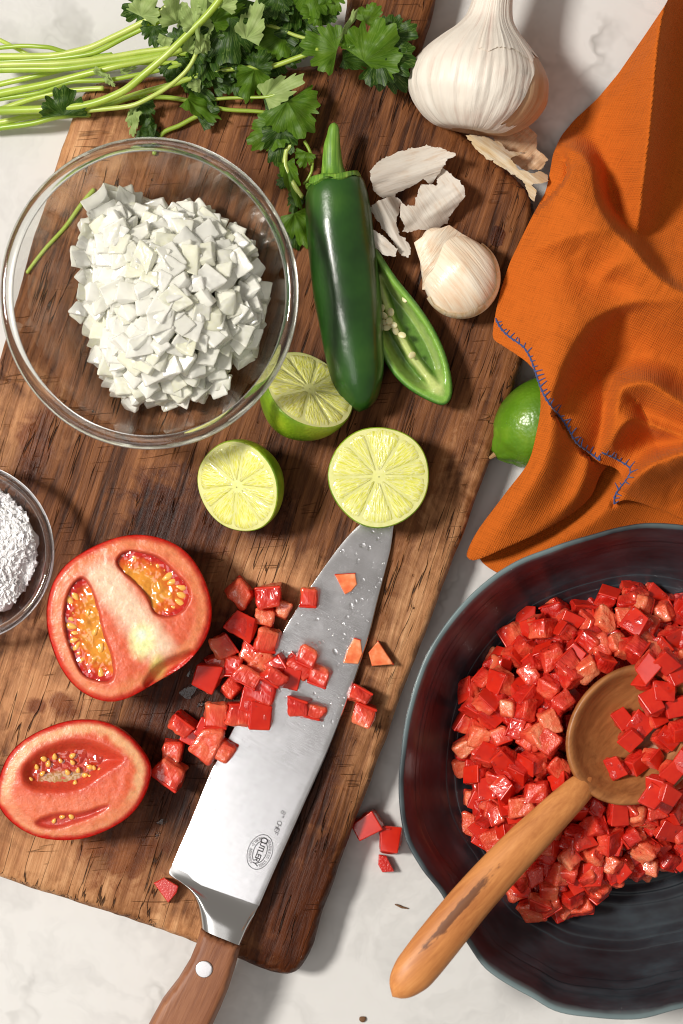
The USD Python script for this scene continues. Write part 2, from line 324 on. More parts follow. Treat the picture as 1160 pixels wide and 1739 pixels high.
def board_mesh():
    P0 = Polygon(o + nrm * (nz * 5.0)[:, None]).buffer(0)
    pts, tri, nr = poly_grid(P0, 7.0)
    d = poly_dist(P0, pts[:, 0], pts[:, 1])
    p3 = np.c_[pts * 0.012, np.zeros(len(pts))]
    und = (meshkit.fbm(p3) if hasattr(meshkit, "fbm") else 0) * 0.0009
    R = 13.0
    z = ZB + und - 0.0028 * (1 - np.sqrt(np.clip(1 - (1 - np.clip(d, 0, R) / R) ** 2, 0, 1)))
    z -= 0.0018 * sstep(40, 0, d) * np.clip(meshkit.fbm(p3 * 4 + 5), 0, 1)
    xy = (pts - [CX, CY]) * MM * [1, -1]
    top = np.c_[xy, z]; n = len(pts)
    ring = top[:nr].copy(); mid = ring.copy(); mid[:, 2] = 0.010
    bot = ring.copy(); bot[:, :2] -= 0; bot[:, 2] = 0.0008
    V = np.vstack([top, mid, bot, [[*(xy.mean(0)), 0.0008]]]); T = tri[:, ::-1]
    i = np.arange(nr); j = (i + 1) % nr
    a = pts[:nr]; ccw = np.sum(a[:, 0] * np.roll(a[:, 1], -1) - a[:, 1] * np.roll(a[:, 0], -1)) > 0
    F = [T]
    def band(A, B):
        f = np.vstack([np.stack([A + i, A + j, B + j], 1), np.stack([A + i, B + j, B + i], 1)]); return f if ccw else f[:, ::-1]
    F += [band(0, n), band(n, n + nr)]
    V = V[:-1]; tb = poly_grid(Polygon(pts[:nr]), 60.0)
    base = len(V); V = np.vstack([V, np.c_[(tb[0] - [CX, CY]) * MM * [1, -1], np.full(len(tb[0]), 0.0008)]]); F.append(tb[1] + base)
    return V, np.vstack(F)
bt = thing("chopping_board", "worn dark brown wooden chopping board with rounded shoulders and a short handle", "chopping board", (*W(330, 850, 0)[:2], 0))
part(bt, "board_body", board_mesh(), board_mat, smooth=50)
# ---------------------------------------------------------------- glass
def thin_glass(name, tint, edge):
    return mat(name, {"lw": ("layer_weight", {"blend": 0.5}), "f1": ("math", {"math_type": "power", "value2": 5.0}), "f": ("math", {"math_type": "multiply_add", "value2": 0.55, "value3": 0.035}), "e": ("math", {"math_type": "power", "value2": 2.5}), "c": ("mix_color", {"a": tint, "b": edge}),
                      "t": ("transparent_bsdf", {}), "g": ("glossy_bsdf", {"color": (1, 1, 1), "roughness": 0.015}), "x": ("mix_closure", {})},
               [("lw.facing", "f1.value1"), ("f1.value", "f.value1"), ("lw.facing", "e.value1"), ("e.value", "c.fac"), ("c.result", "t.color"), ("f.value", "x.fac"), ("t.BSDF", "x.closure1"), ("g.BSDF", "x.closure2")], surface="x.closure")
glass_wall = thin_glass("bowl_glass", (0.99, 0.99, 0.985), (0.86, 0.87, 0.84))
dish_wall = thin_glass("dish_glass", (0.90, 0.89, 0.90), (0.62, 0.60, 0.63))
glass_rim = mat("rim_glass", {"p": ("principled_bsdf", {"base_color": (0.97, 0.98, 0.96), "transmission_weight": 1.0, "roughness": 0.0, "ior": 1.5})}, [])

def glass_bowl(name, label, px, py, z_base, h, R, oval, prof, rim_r, wallm, group=None):
    c = W(px, py, z_base + h); loc = np.array([c[0], c[1], z_base])
    t = thing(name, label, "bowl", loc, group)
    n = 128
    sc = np.array([1, oval, 1])
    v, f = lathe(prof, n); part(t, "bowl_wall", (v * sc + loc, f), wallm, smooth=True)
    a = np.linspace(0, 2 * np.pi, n, endpoint=False); m = 20; b = np.linspace(0, 2 * np.pi, m, endpoint=False)
    rr = R - rim_r + rim_r * np.cos(b)[None, :] * 1.0; zz = h - rim_r * 0.9 + rim_r * 0.9 * np.sin(b)[None, :]
    V = np.stack([rr * np.cos(a)[:, None], rr * np.sin(a)[:, None], zz + 0 * a[:, None]], -1).reshape(-1, 3); F = []
    for i in range(n):
        for j in range(m):
            A, B, C, D = i * m + j, i * m + (j + 1) % m, ((i + 1) % n) * m + j, ((i + 1) % n) * m + (j + 1) % m
            F += [[A, C, D], [A, D, B]]
    part(t, "bowl_rim", (V * sc + loc, np.array(F)), glass_rim, smooth=True)
    return t, loc
gprof = np.vstack([spline([(0.0005, 0.0030), (0.030, 0.0030), (0.043, 0.0055), (0.054, 0.0150), (0.060, 0.0280), (0.0635, 0.0440), (0.0655, 0.0560)], 34),
                   spline([(0.0680, 0.0560), (0.0660, 0.0430), (0.0625, 0.0260), (0.0565, 0.0120), (0.046, 0.0026), (0.041, 0.0012), (0.038, 0.0002), (0.035, 0.0010), (0.0005, 0.0012)], 40)])
onion_bowl, OB = glass_bowl("glass_bowl", "large clear glass bowl holding the chopped white onion", 252.5, 497, ZB + 0.0012, 0.0585, 0.0690, 1.045, gprof, 0.0031, glass_wall)
sprof = np.vstack([spline([(0.0005, 0.0028), (0.026, 0.0028), (0.033, 0.0060), (0.038, 0.0140), (0.0405, 0.0235)], 24),
                   spline([(0.0425, 0.0235), (0.040, 0.0130), (0.0355, 0.0045), (0.030, 0.0012), (0.027, 0.0002), (0.024, 0.0010), (0.0005, 0.0012)], 26)])
salt_dish, SD = glass_bowl("salt_dish", "small smoky glass dish of white salt cut off by the left edge", -62, 938, ZB + 0.0012, 0.0255, 0.0432, 1.0, sprof, 0.0022, dish_wall)

# ---------------------------------------------------------------- dark stoneware bowl
RIM_PX = [(1101, 888), (1052, 895), (993, 911), (937, 929), (878, 952), (840, 975), (780, 1030), (730, 1100), (695, 1195), (682, 1270), (677, 1330), (687, 1420), (715, 1475), (750, 1520), (795, 1605), (830, 1650), (900, 1692), (940, 1715), (1010, 1727), (1080, 1730), (1160, 1712)]
BC_PX, RZ = (1097.0, 1309.0), 0.062
rel = np.array([[x - BC_PX[0], BC_PX[1] - y] for x, y in RIM_PX])
rt = np.arctan2(rel[:, 1], rel[:, 0]) % (2 * np.pi); rr_ = np.linalg.norm(rel, axis=1)
rt = np.r_[rt, np.radians([60, 35, 10, 340, 315])] % (2 * np.pi); rr_ = np.r_[rr_, 424, 414, 423, 415, 427]
od = np.argsort(rt); rt, rr_ = rt[od], rr_[od]
from scipy.interpolate import CubicSpline, PchipInterpolator
rimf = PchipInterpolator(np.r_[rt[-3:] - 2 * np.pi, rt, rt[:3] + 2 * np.pi], np.r_[rr_[-3:], rr_, rr_[:3]])
BR = 420 * K(RZ); BLOC = W(BC_PX[0], BC_PX[1], RZ) * [1, 1, 0]
inner = spline([(BR - 0.0022, RZ), (BR - 0.0058, RZ - 0.006), (BR - 0.011, RZ - 0.018), (BR - 0.021, RZ - 0.032), (BR - 0.036, RZ - 0.044), (BR - 0.058, RZ - 0.0515), (0.03, 0.0085), (0.0004, 0.008)], 190)
outer = spline([(0.0004, 0.0010), (0.050, 0.0010), (0.056, 0.0016), (0.064, 0.006), (0.082, 0.017), (BR - 0.014, 0.036), (BR - 0.004, 0.052), (BR - 0.0004, RZ - 0.002)], 60)
prof = np.vstack([outer, [(BR, RZ - 0.0002), (BR - 0.0007, RZ + 0.0007)], inner])
nth = 240; th = np.linspace(0, 2 * np.pi, nth, endpoint=False); wob = rimf(th) / 420.0
arc = np.r_[0, np.cumsum(np.linalg.norm(np.diff(prof, axis=0), axis=1))]
V = []
for i, (r, z) in enumerate(prof):
    g = sstep(0.05, BR, r); rad = r * (1 + (wob - 1) * g); zz = z + 0.0016 * g * np.sin(3 * th + 0.7) * sstep(0.03, 0.06, z)
    if i >= len(outer) + 4:
        rip = np.sin(2 * np.pi * arc[i] / 0.0058 + th + 0.6 * np.sin(2 * th)) * 0.0008 * (0.55 + 0.45 * np.sin(arc[i] * 260 + 2.1)) * sstep(0.02, 0.045, r) * sstep(BR, BR - 0.008, r)
        rad = rad + rip * 0.7; zz = zz + rip
    V.append(np.stack([rad * np.cos(th), rad * np.sin(th), zz], 1))
V = np.vstack(V) + BLOC
glaze = mat("dark_glaze", {
    "t": TC, "s": ("separate_xyz", {}), "nz": ("noise_texture", {"scale": 38.0, "detail": 3.0}), "za": ("math", {"math_type": "multiply_add", "value2": 0.0052}),
    "rim": ("map_range", {"from_min": RZ + 0.0012, "from_max": RZ + 0.0048, "to_min": 0.0, "to_max": 0.8, "clamp": True}),
    "m": ("mapping", {"scale": (1, 1, 3)}), "n": ("noise_texture", {"scale": 26.0, "detail": 5.0, "roughness": 0.6}),
    "r": ("rgb_ramp", {"ramp": [(0.3, (0.012, 0.010, 0.013)), (0.5, (0.021, 0.025, 0.031)), (0.72, (0.042, 0.058, 0.070))]}),
    "e": ("mix_color", {"b": (0.20, 0.27, 0.28)}),
    "n2": ("noise_texture", {"scale": 160.0, "detail": 3.0}), "b": ("bump", {"strength": 0.12, "distance": 0.0006}),
    "p": ("principled_bsdf", {"roughness": 0.34, "specular_ior_level": 0.55})},
    [("t.object", "s.vector"), ("t.object", "nz.vector"), ("nz.fac", "za.value1"), ("s.z", "za.value3"), ("za.value", "rim.value"), ("t.object", "m.vector"), ("m.vector", "n.vector"), ("n.fac", "r.fac"), ("r.color", "e.a"), ("rim.result", "e.fac"), ("e.result", "p.base_color"),
     ("t.object", "n2.vector"), ("n2.fac", "b.height"), ("b.normal", "p.normal")])
bb = thing("stoneware_bowl", "dark blue-black handmade stoneware bowl with a wavy pale rim, full of diced tomato", "bowl", BLOC)
part(bb, "bowl_body", (V, grid_faces(len(prof), nth, True)), glaze, smooth=True)

# ---------------------------------------------------------------- wooden spoon
N, L = wood("spoon", [(0.28, (0.26, 0.080, 0.022)), (0.42, (0.45, 0.160, 0.045)), (0.55, (0.62, 0.25, 0.075)), (0.7, (0.76, 0.36, 0.13))], along=math.radians(46), object_space=True, fine=(300, 22), broad=(90, 9), bump=0.3, rough=0.45, dist=0.0004)
a0, a1 = W(838, 1468, 0.07), W(716, 1608, 0.08)
SP = W(985, 1340, 0.05); SP[2] = 0.0
dv = (a1 - a0)[:2] / np.linalg.norm((a1 - a0)[:2]); mid = (a0 + a1) / 2 - SP
N.update({"bs": ("vector_math", {"math_type": "subtract", "vector2": (float(mid[0]), float(mid[1]), float(mid[2]))}), "bm": ("mapping", {"rotation": (0, 0, -math.atan2(dv[1], dv[0]))}), "bk": ("mapping", {"scale": (1 / 0.030, 1 / 0.0026, 0.01)}), "bl": ("vector_math", {"math_type": "length"}),
          "bn": ("mapping", {"scale": (120, 520, 100)}), "bnn": ("noise_texture", {"scale": 1.0, "detail": 4.0, "roughness": 0.65}), "ba": ("math", {"math_type": "multiply_add", "value2": 1.9}), "bc": ("map_range", {"from_min": 1.55, "from_max": 1.85, "to_min": 0.8, "to_max": 0.0, "clamp": True}), "bx": ("mix_color", {"b": (0.075, 0.024, 0.012)})})
L = [l for l in L if l != ("ramp.color", "p.base_color")] + [("g.object", "bs.vector1"), ("bs.vector", "bm.vector"), ("bm.vector", "bk.vector"), ("bk.vector", "bl.vector1"), ("bm.vector", "bn.vector"), ("bn.vector", "bnn.vector"), ("bnn.fac", "ba.value1"), ("bl.value", "ba.value3"), ("ba.value", "bc.value"), ("bc.result", "bx.fac"), ("ramp.color", "bx.a"), ("bx.result", "p.base_color")]
spoon_mat = mat("spoon_wood", N, L)
N, L = wood("spoonbowl", [(0.28, (0.11, 0.034, 0.010)), (0.42, (0.24, 0.085, 0.024)), (0.55, (0.36, 0.140, 0.042)), (0.7, (0.50, 0.22, 0.075))], along=math.radians(46), object_space=True, fine=(260, 30), broad=(120, 14), bump=0.3, rough=0.4, dist=0.0004)
spoonbowl_mat = mat("spoon_bowl_wood", N, L)
sp = thing("wooden_spoon", "carved wooden spoon with dark streaks down its handle, head sunk in diced tomato", "spoon", SP)
ax = np.array([math.cos(math.radians(48)), math.sin(math.radians(48))]); ay = np.array([-ax[1], ax[0]])
SZ = 0.0660
def spoon_head():
    nr, na = 22, 72; c = W(1080, 1248, SZ); ra, rb = 128 * K(SZ), 111 * K(SZ)
    a = np.linspace(0, 2 * np.pi, na, endpoint=False); rows = []
    rho_in = np.r_[np.linspace(0.02, 0.84, nr), 0.90, 0.95, 0.985, 1.0, 0.99]
    for q in rho_in:
        z = SZ - 0.0150 * (1 - min(q / 0.9, 1) ** 2.4) if q <= 0.9 else SZ + {0.95: 0.0006, 0.985: 0.0, 1.0: -0.0016}.get(round(q, 3), 0.0)
        if q is rho_in[-1]: z = SZ - 0.004
        rows.append((q, z))
    rows[-1] = (0.985, SZ - 0.0045)
    rows += [(q, SZ - 0.0190 * (1 - (q) ** 2.6) - 0.0040) for q in np.linspace(0.95, 0.02, 18)]
    V = []
    for q, z in rows:
        x, y = q * ra * np.cos(a), q * rb * np.sin(a); p = c[:2] + x[:, None] * ax + y[:, None] * ay
        V.append(np.c_[p, np.full(na, z) - 0.0006 * (x / ra)])
    return np.vstack(V), grid_faces(len(rows), na, True)[:, ::-1]
part(sp, "spoon_head", spoon_head(), spoonbowl_mat, smooth=True)
hp = spline([(1003, 1328, SZ - 0.007, 20), (990, 1336, SZ - 0.0030, 24), (965, 1359, SZ + 0.0010, 27.5), (925, 1398, SZ + 0.004, 31), (880, 1443, SZ + 0.0065, 34), (800, 1530, SZ + 0.0105, 36.5), (740, 1604, SZ + 0.0135, 38), (705, 1648, SZ + 0.015, 36.5), (688, 1668, SZ + 0.0155, 30), (678, 1680, SZ + 0.0157, 22), (671, 1688, SZ + 0.0158, 11), (668, 1691, SZ + 0.0158, 4)], 90)
hw = W(hp[:, 0], hp[:, 1], hp[:, 2]); hr = hp[:, 3] * MM * (ZC - hp[:, 2]) / DIST
part(sp, "handle", tube(hw, hr, 22, flat=0.68), spoon_mat, smooth=True)
# ---------------------------------------------------------------- diced onion and tomato
class Heap:
    """Lets pieces come to rest one after the other on a height map."""
    def __init__(s, x0, y0, x1, y1, floor, cell=0.0011, q=80):
        s.q = q
        s.c, s.x0, s.y0 = cell, x0, y0
        gx, gy = np.meshgrid(np.arange(x0, x1, cell), np.arange(y0, y1, cell), indexing="ij")
        s.H = floor(gx, gy)
    def rest(s, pts, x, y, cap=None, sink=0.0006, commit=True):
        i = ((pts[:, 0] + x - s.x0) / s.c).astype(int); j = ((pts[:, 1] + y - s.y0) / s.c).astype(int)
        if i.min() < 0 or j.min() < 0 or i.max() >= s.H.shape[0] or j.max() >= s.H.shape[1]: return None
        z = np.percentile(s.H[i, j] - pts[:, 2], s.q) - sink
        if cap is not None and z > cap: return None
        if commit: np.maximum.at(s.H, (i, j), pts[:, 2] + z)
        return z
def cube_shape(rng, lx, ly, lz, jit=0.16, r=0.0005, rough=0.0011):
    c = np.array([[sx, sy, sz] for sx in (-1, 1) for sy in (-1, 1) for sz in (-1, 1)], float)
    c = c * (1 + rng.normal(0, jit, c.shape)) * [lx / 2, ly / 2, lz / 2]
    m = hull_of([(p * (1 - r / np.abs(p).max()), r) for p in c], 1); m = trimesh.Trimesh(m.vertices, m.faces)
    v, f = trimesh.remesh.subdivide_to_size(m.vertices, m.faces, 0.0019); m = trimesh.Trimesh(v, f); m.merge_vertices()
    n = meshkit.fbm(m.vertices * 330 + rng.uniform(0, 50, 3), 3) - 0.5; m.vertices = m.vertices + m.vertex_normals * (n * rough)[:, None]
    return c, m
def dense(m, seed=3):
    p, _ = trimesh.sample.sample_surface(m, 500, seed=seed); return np.vstack([p, m.vertices])

tomato_flesh = mat("tomato_flesh", {
    "t": TC, "i": ("object_info", {}), "s": ("separate_xyz", {}),
    "n": ("noise_texture", {"scale": 230.0, "detail": 4.0, "roughness": 0.6}), "n2": ("mapping", {"scale": (900, 900, 160)}), "n3": ("noise_texture", {"scale": 1.0, "detail": 2.0}),
    "z": ("map_range", {"from_min": -0.006, "from_max": 0.005, "to_min": 0.62, "to_max": 0.0, "clamp": True}), "rr": ("math", {"math_type": "multiply_add", "value2": 0.5, "value3": -0.36}), "za": ("math", {"math_type": "add"}), "nb": ("math", {"math_type": "multiply_add", "value2": 0.7, "value3": -0.35}), "zb": ("math", {"math_type": "add"}),
    "ramp": ("rgb_ramp", {"ramp": [(0.0, (0.58, 0.018, 0.010)), (0.25, (0.72, 0.055, 0.026)), (0.5, (0.82, 0.14, 0.060)), (0.75, (0.87, 0.28, 0.14)), (1.0, (0.90, 0.46, 0.27))]}),
    "b": ("bump", {"strength": 0.6, "distance": 0.0009}),
    "p": ("principled_bsdf", {"roughness": 0.3, "subsurface_weight": 0.35, "subsurface_radius": (1.0, 0.3, 0.2), "subsurface_scale": 0.0013, "specular_ior_level": 0.5, "coat_weight": 0.7, "coat_roughness": 0.05})},
    [("t.object", "s.vector"), ("t.object", "n.vector"), ("t.object", "n2.vector"), ("n2.vector", "n3.vector"), ("s.z", "z.value"), ("i.random", "rr.value1"), ("z.result", "za.value1"), ("rr.value", "za.value2"), ("n.fac", "nb.value1"), ("za.value", "zb.value1"), ("nb.value", "zb.value2"),
     ("zb.value", "ramp.fac"), ("ramp.color", "p.base_color"), ("n3.fac", "b.height"), ("b.normal", "p.normal")])
tomato_skin = mat("tomato_skin", {"t": TC, "n": ("noise_texture", {"scale": 90.0, "detail": 3.0}), "r": ("rgb_ramp", {"ramp": [(0.35, (0.52, 0.012, 0.006)), (0.65, (0.70, 0.032, 0.012))]}),
    "n2": ("noise_texture", {"scale": 900.0, "detail": 2.0}), "b": ("bump", {"strength": 0.06, "distance": 0.0004}),
    "p": ("principled_bsdf", {"roughness": 0.22, "specular_ior_level": 0.5, "subsurface_weight": 0.1, "subsurface_radius": (1, 0.2, 0.1), "subsurface_scale": 0.002})},
    [("t.object", "n.vector"), ("n.fac", "r.fac"), ("r.color", "p.base_color"), ("t.object", "n2.vector"), ("n2.fac", "b.height"), ("b.normal", "p.normal")])
onion_mat = mat("onion_flesh", {"t": TC, "i": ("object_info", {}), "n": ("mapping", {"scale": (420, 420, 60)}), "nn": ("noise_texture", {"scale": 1.0, "detail": 3.0}), "m": ("math", {"math_type": "multiply_add", "value2": 0.45}), "ir": ("math", {"math_type": "multiply", "value2": 0.6}),
    "r": ("rgb_ramp", {"ramp": [(0.15, (0.90, 0.89, 0.80)), (0.6, (0.91, 0.90, 0.77)), (1.0, (0.86, 0.86, 0.54))]}), "b": ("bump", {"strength": 0.18, "distance": 0.0004}),
    "p": ("principled_bsdf", {"roughness": 0.22, "coat_weight": 0.4, "coat_roughness": 0.08, "subsurface_weight": 0.45, "subsurface_radius": (1.0, 1.0, 0.95), "subsurface_scale": 0.0014, "specular_ior_level": 0.4}), "tr": ("translucent_bsdf", {"color": (0.97, 0.96, 0.86)}), "x": ("mix_closure", {"fac": 0.06})},
    [("t.object", "n.vector"), ("n.vector", "nn.vector"), ("nn.fac", "m.value1"), ("i.random", "ir.value1"), ("ir.value", "m.value3"), ("m.value", "r.fac"), ("r.color", "p.base_color"), ("nn.fac", "b.height"), ("b.normal", "p.normal"), ("p.BSDF", "x.closure1"), ("tr.BSDF", "x.closure2")], surface="x.closure")

scrap_flesh = mat("tomato_scrap_flesh", {"t": TC, "n": ("noise_texture", {"scale": 160.0, "detail": 3.0}), "r": ("rgb_ramp", {"ramp": [(0.3, (0.74, 0.10, 0.025)), (0.5, (0.82, 0.22, 0.075)), (0.7, (0.88, 0.42, 0.22))]}), "b": ("bump", {"strength": 0.4, "distance": 0.0006}), "p": ("principled_bsdf", {"roughness": 0.25, "coat_weight": 0.4, "coat_roughness": 0.06})},
    [("t.object", "n.vector"), ("n.fac", "r.fac"), ("r.color", "p.base_color"), ("n.fac", "b.height"), ("b.normal", "p.normal")])
class Kit:
    """A kind of diced piece: a few prototypes defined where they are first used, then copies."""
    def __init__(s, build, protos, name, cat): s.build, s.protos, s.name, s.cat, s.src = build, protos, name, cat, {}
    def place(s, k, R, pos, label, group, scale=1.0):
        M = np.eye(4); M[:3, :3] = R * scale; M[:3, 3] = pos
        if k not in s.src:
            path = numbered("/World", s.name)
            x = UsdGeom.Xform.Define(stage, path); x.AddTransformOp().Set(Gf.Matrix4d(*[float(a) for a in M.T.ravel()]))
            n = Node(path, (0, 0, 0)); s.build(n, s.protos[k]); s.src[k] = n
            return tag(n, label, s.cat, group)
        return copy_of(s.src[k], s.name, label, s.cat, group, M)
prng = np.random.default_rng(11)
TPROTO = []
for k in range(20):
    l = prng.uniform(0.0070, 0.0112, 2); lz = prng.uniform(0.0060, 0.0088)
    c, m = cube_shape(prng, l[0], l[1], lz, 0.17 if k else 0.08, 0.0013, 0.0020)
    top = c[c[:, 2] > 0]; ctr = c.mean(0)
    skin = hull_of([((p - ctr) * [0.93, 0.93, 1] + ctr + [0, 0, 0.0], 0.0006) for p in top] , 1)
    TPROTO.append((m, skin, dense(m)))
tomato_kit = Kit(lambda n, p: (part(n, "flesh", p[0], tomato_flesh, smooth=62), part(n, "skin", p[1], tomato_skin, smooth=62)), TPROTO, "tomato_cube", "tomato cube")
OPROTO = []
for k in range(20):
    l = prng.uniform(0.0060, 0.0120, 2); lz = prng.uniform(0.0022, 0.0046)
    c, m = cube_shape(prng, l[0], l[1], lz, 0.22, 0.0007, 0.0012)
    v = m.vertices.copy(); v[:, 2] += (v[:, 0] ** 2) * prng.uniform(-55, 55); m = trimesh.Trimesh(v, m.faces)
    OPROTO.append((m, None, dense(m)))
onion_kit = Kit(lambda n, p: (part(n, "onion_flesh", p[0], onion_mat, smooth=64)), OPROTO, "onion_piece", "onion piece")

# chopped onion in the glass bowl
ONP = [(132, 288), (160, 296), (222, 303), (262, 322), (330, 330), (365, 345), (410, 385), (440, 392), (456, 450), (466, 520), (446, 588), (400, 632), (396, 662), (355, 664), (300, 692), (215, 696), (172, 662), (136, 608), (140, 560), (110, 520), (122, 470), (100, 440), (116, 345)]
def bowl_floor(loc, prof, oval=1.0):
    pr = prof[np.argsort(prof[:, 0])]
    return lambda gx, gy: loc[2] + np.interp(np.hypot(gx - loc[0], (gy - loc[1]) / oval), pr[:, 0], pr[:, 1], right=pr[-1, 1] + 0.05)
oh = Heap(OB[0] - 0.075, OB[1] - 0.08, OB[0] + 0.075, OB[1] + 0.08, bowl_floor(OB, gprof[:34], 1.045), q=68)
orng = np.random.default_rng(5)
onw = np.array([W(x, y, ZB + 0.030)[:2] for x, y in ONP]); onP = Polygon(onw); onI = onP.buffer(-0.0035)
cc = np.array(onP.centroid.coords[0])
ocount = 0; bx = onw.min(0), onw.max(0)
okeep = []
for it in range(30000):
    x, y = orng.uniform(bx[0][0], bx[1][0]), orng.uniform(bx[0][1], bx[1][1])
    if not onI.contains(Point(x, y)): continue
    d = onI.exterior.distance(Point(x, y)); cap = ZB + 0.0115 + 0.034 * (1 - math.exp(-d / 0.018))
    k = int(orng.integers(len(OPROTO))); R = rnd_rot(orng, 0.5); q = OPROTO[k][2] @ R.T
    z = oh.rest(q, x, y, cap, sink=0.0016)
    if z is None: continue
    okeep.append((k, R, (x, y, z)))
def top_ones(keep, protos, n):
    """The n pieces that lie highest where they are, seen from above."""
    cover = {}
    for a, (k, R, p) in enumerate(keep):
        q = protos[k][2] @ R.T + p
        for ij, z in zip(map(tuple, np.round(q[:, :2] / 0.0015).astype(int)), q[:, 2]):
            if z > cover.get(ij, (-1, 0))[0]: cover[ij] = (z, a)
    cnt = np.bincount([a for _, a in cover.values()], minlength=len(keep)); order = np.argsort(-cnt)
    return [i for i in order if cnt[i] > 0][:n], cnt
seen, cnt = top_ones(okeep, OPROTO, 298)
for a in sorted(seen):
    k, R, p = okeep[a]; onion_kit.place(k, R, p, "white chopped onion piece heaped in the large clear glass bowl", "chopped onion in the glass bowl")
rest_ = [a for a in range(len(okeep)) if a not in set(seen) and cnt[a] >= 0]
rest_ = [a for a in rest_ if okeep[a][2][2] < ZB + 0.03][:220]
if rest_:
    ms = [trimesh.Trimesh(OPROTO[okeep[a][0]][0].vertices @ okeep[a][1].T + okeep[a][2], OPROTO[okeep[a][0]][0].faces) for a in rest_]
    um = trimesh.util.concatenate(ms)
    single("onion_heap", (um.vertices, um.faces), onion_mat, "small chopped onion bits filling the bottom of the onion heap", "chopped onion", smooth=64, kind="stuff")
print("onion", len(okeep), len(seen))

# diced tomato in the stoneware bowl
TP = [(752, 1170), (800, 1120), (850, 1080), (885, 1025), (940, 1012), (1000, 1010), (1060, 985), (1105, 985), (1140, 1010), (1200, 1000), (1290, 1060), (1340, 1180), (1340, 1300), (1290, 1420), (1200, 1470), (1130, 1500), (1050, 1535), (1010, 1560), (950, 1575), (905, 1592), (875, 1560), (858, 1520), (840, 1470), (795, 1430), (778, 1390), (765, 1300), (760, 1220)]
tw = np.array([W(x, y, 0.034)[:2] for x, y in TP]); tP = Polygon(tw); tI = tP.buffer(-0.0045)
bprof = inner[::-1]
thp = Heap(BLOC[0] - 0.12, BLOC[1] - 0.12, BLOC[0] + 0.12, BLOC[1] + 0.12, bowl_floor(BLOC, bprof), q=66)
trng = np.random.default_rng(23)
headc = W(1080, 1248, SZ)
def in_head(x, y, g=1.0):
    d = np.array([x, y]) - headc[:2]; return math.hypot(d @ ax / (128 * K(SZ) * g), d @ ay / (111 * K(SZ) * g)) < 1
tkeep = []
hl = LineString(hw[:, :2])
for it in range(12000):
    x, y = trng.uniform(tw[:, 0].min(), tw[:, 0].max()), trng.uniform(tw[:, 1].min(), tw[:, 1].max())
    if not tI.contains(Point(x, y)): continue
    d = tI.exterior.distance(Point(x, y)); cap = 0.024 + 0.031 * (1 - math.exp(-d / 0.018))
    if in_head(x, y, 1.12): cap = min(cap, SZ - 0.0345)
    dh = hl.distance(Point(x, y))
    if dh < 0.020: cap = min(cap, SZ - 0.017)
    k = int(trng.integers(len(TPROTO))); R = rnd_rot(trng); q = TPROTO[k][2] @ R.T
    z = thp.rest(q, x, y, cap, sink=0.0014)
    if z is None: continue
    tkeep.append((k, R, (x, y, z)))
print("tomato", len(tkeep))
vis = [a for a, t in enumerate(tkeep)]
seen, cnt = top_ones(tkeep, TPROTO, 279)
for a in sorted(seen):
    k, R, p = tkeep[a]; tomato_kit.place(k, R, p, "red diced tomato cube heaped in the dark stoneware bowl", "diced tomato heaped in the stoneware bowl", 1.0)
rest_ = [a for a in range(len(tkeep)) if a not in set(seen)]
if rest_:
    um = trimesh.util.concatenate([trimesh.Trimesh(TPROTO[tkeep[a][0]][0].vertices @ tkeep[a][1].T + tkeep[a][2], TPROTO[tkeep[a][0]][0].faces) for a in rest_])
    single("tomato_heap", (um.vertices, um.faces), tomato_flesh, "diced tomato bits filling the bottom of the stoneware bowl under the larger cubes", "diced tomato", smooth=42, kind="stuff")
# cubes lying in and over the spoon's head
def spoon_floor(gx, gy):
    d = np.stack([gx - headc[0], gy - headc[1]], -1); q = np.hypot(d @ ax / (128 * K(SZ)), d @ ay / (111 * K(SZ)))
    return np.where(q < 1, SZ - 0.0150 * (1 - np.minimum(q / 0.9, 1) ** 2.4), -1.0)
thp2 = Heap(BLOC[0] - 0.12, BLOC[1] - 0.12, BLOC[0] + 0.12, BLOC[1] + 0.12, lambda gx, gy: np.maximum(thp.H[:gx.shape[0], :gx.shape[1]], spoon_floor(gx, gy)))
for (x, y) in [(1062, 1225), (1090, 1235), (1075, 1255), (1085, 1300), (1050, 1305), (1110, 1290), (1120, 1225), (1135, 1260), (1140, 1310), (1100, 1160), (1125, 1175), (1105, 1195), (1150, 1200), (1148, 1145), (1115, 1330), (1105, 1355), (1130, 1345), (1160, 1240), (1165, 1290), (1100, 1130), (1128, 1120)]:
    p = W(x, y, SZ); k = int(trng.integers(len(TPROTO))); R = rnd_rot(trng, 0.9); q = TPROTO[k][2] @ R.T
    z = thp2.rest(q, p[0], p[1], None, sink=0.0008)
    if z is not None: tomato_kit.place(k, R, (p[0], p[1], z), "red diced tomato cube lying in the head of the wooden spoon", "diced tomato in the spoon's head")
# ---------------------------------------------------------------- chef's knife
steel = mat("brushed_steel", {"t": TC, "r": ("mapping", {"rotation": (0, 0, math.radians(28))}), "m": ("mapping", {"scale": (120, 5200, 100)}), "n": ("noise_texture", {"scale": 1.0, "detail": 3.0}), "b": ("bump", {"strength": 0.10, "distance": 0.0003}),
    "n2": ("noise_texture", {"scale": 60.0, "detail": 3.0}), "rr": ("map_range", {"from_min": 0.3, "from_max": 0.7, "to_min": 0.17, "to_max": 0.25}),
    "p": ("principled_bsdf", {"base_color": (0.82, 0.81, 0.83), "metallic": 1.0, "roughness": 0.26})},
    [("t.object", "r.vector"), ("r.vector", "m.vector"), ("m.vector", "n.vector"), ("n.fac", "b.height"), ("b.normal", "p.normal"), ("t.object", "n2.vector"), ("n2.fac", "rr.value"), ("rr.result", "p.roughness")])
bolster_steel = mat("bolster_steel", {"p": ("principled_bsdf", {"base_color": (0.62, 0.61, 0.60), "metallic": 1.0, "roughness": 0.2})}, [])
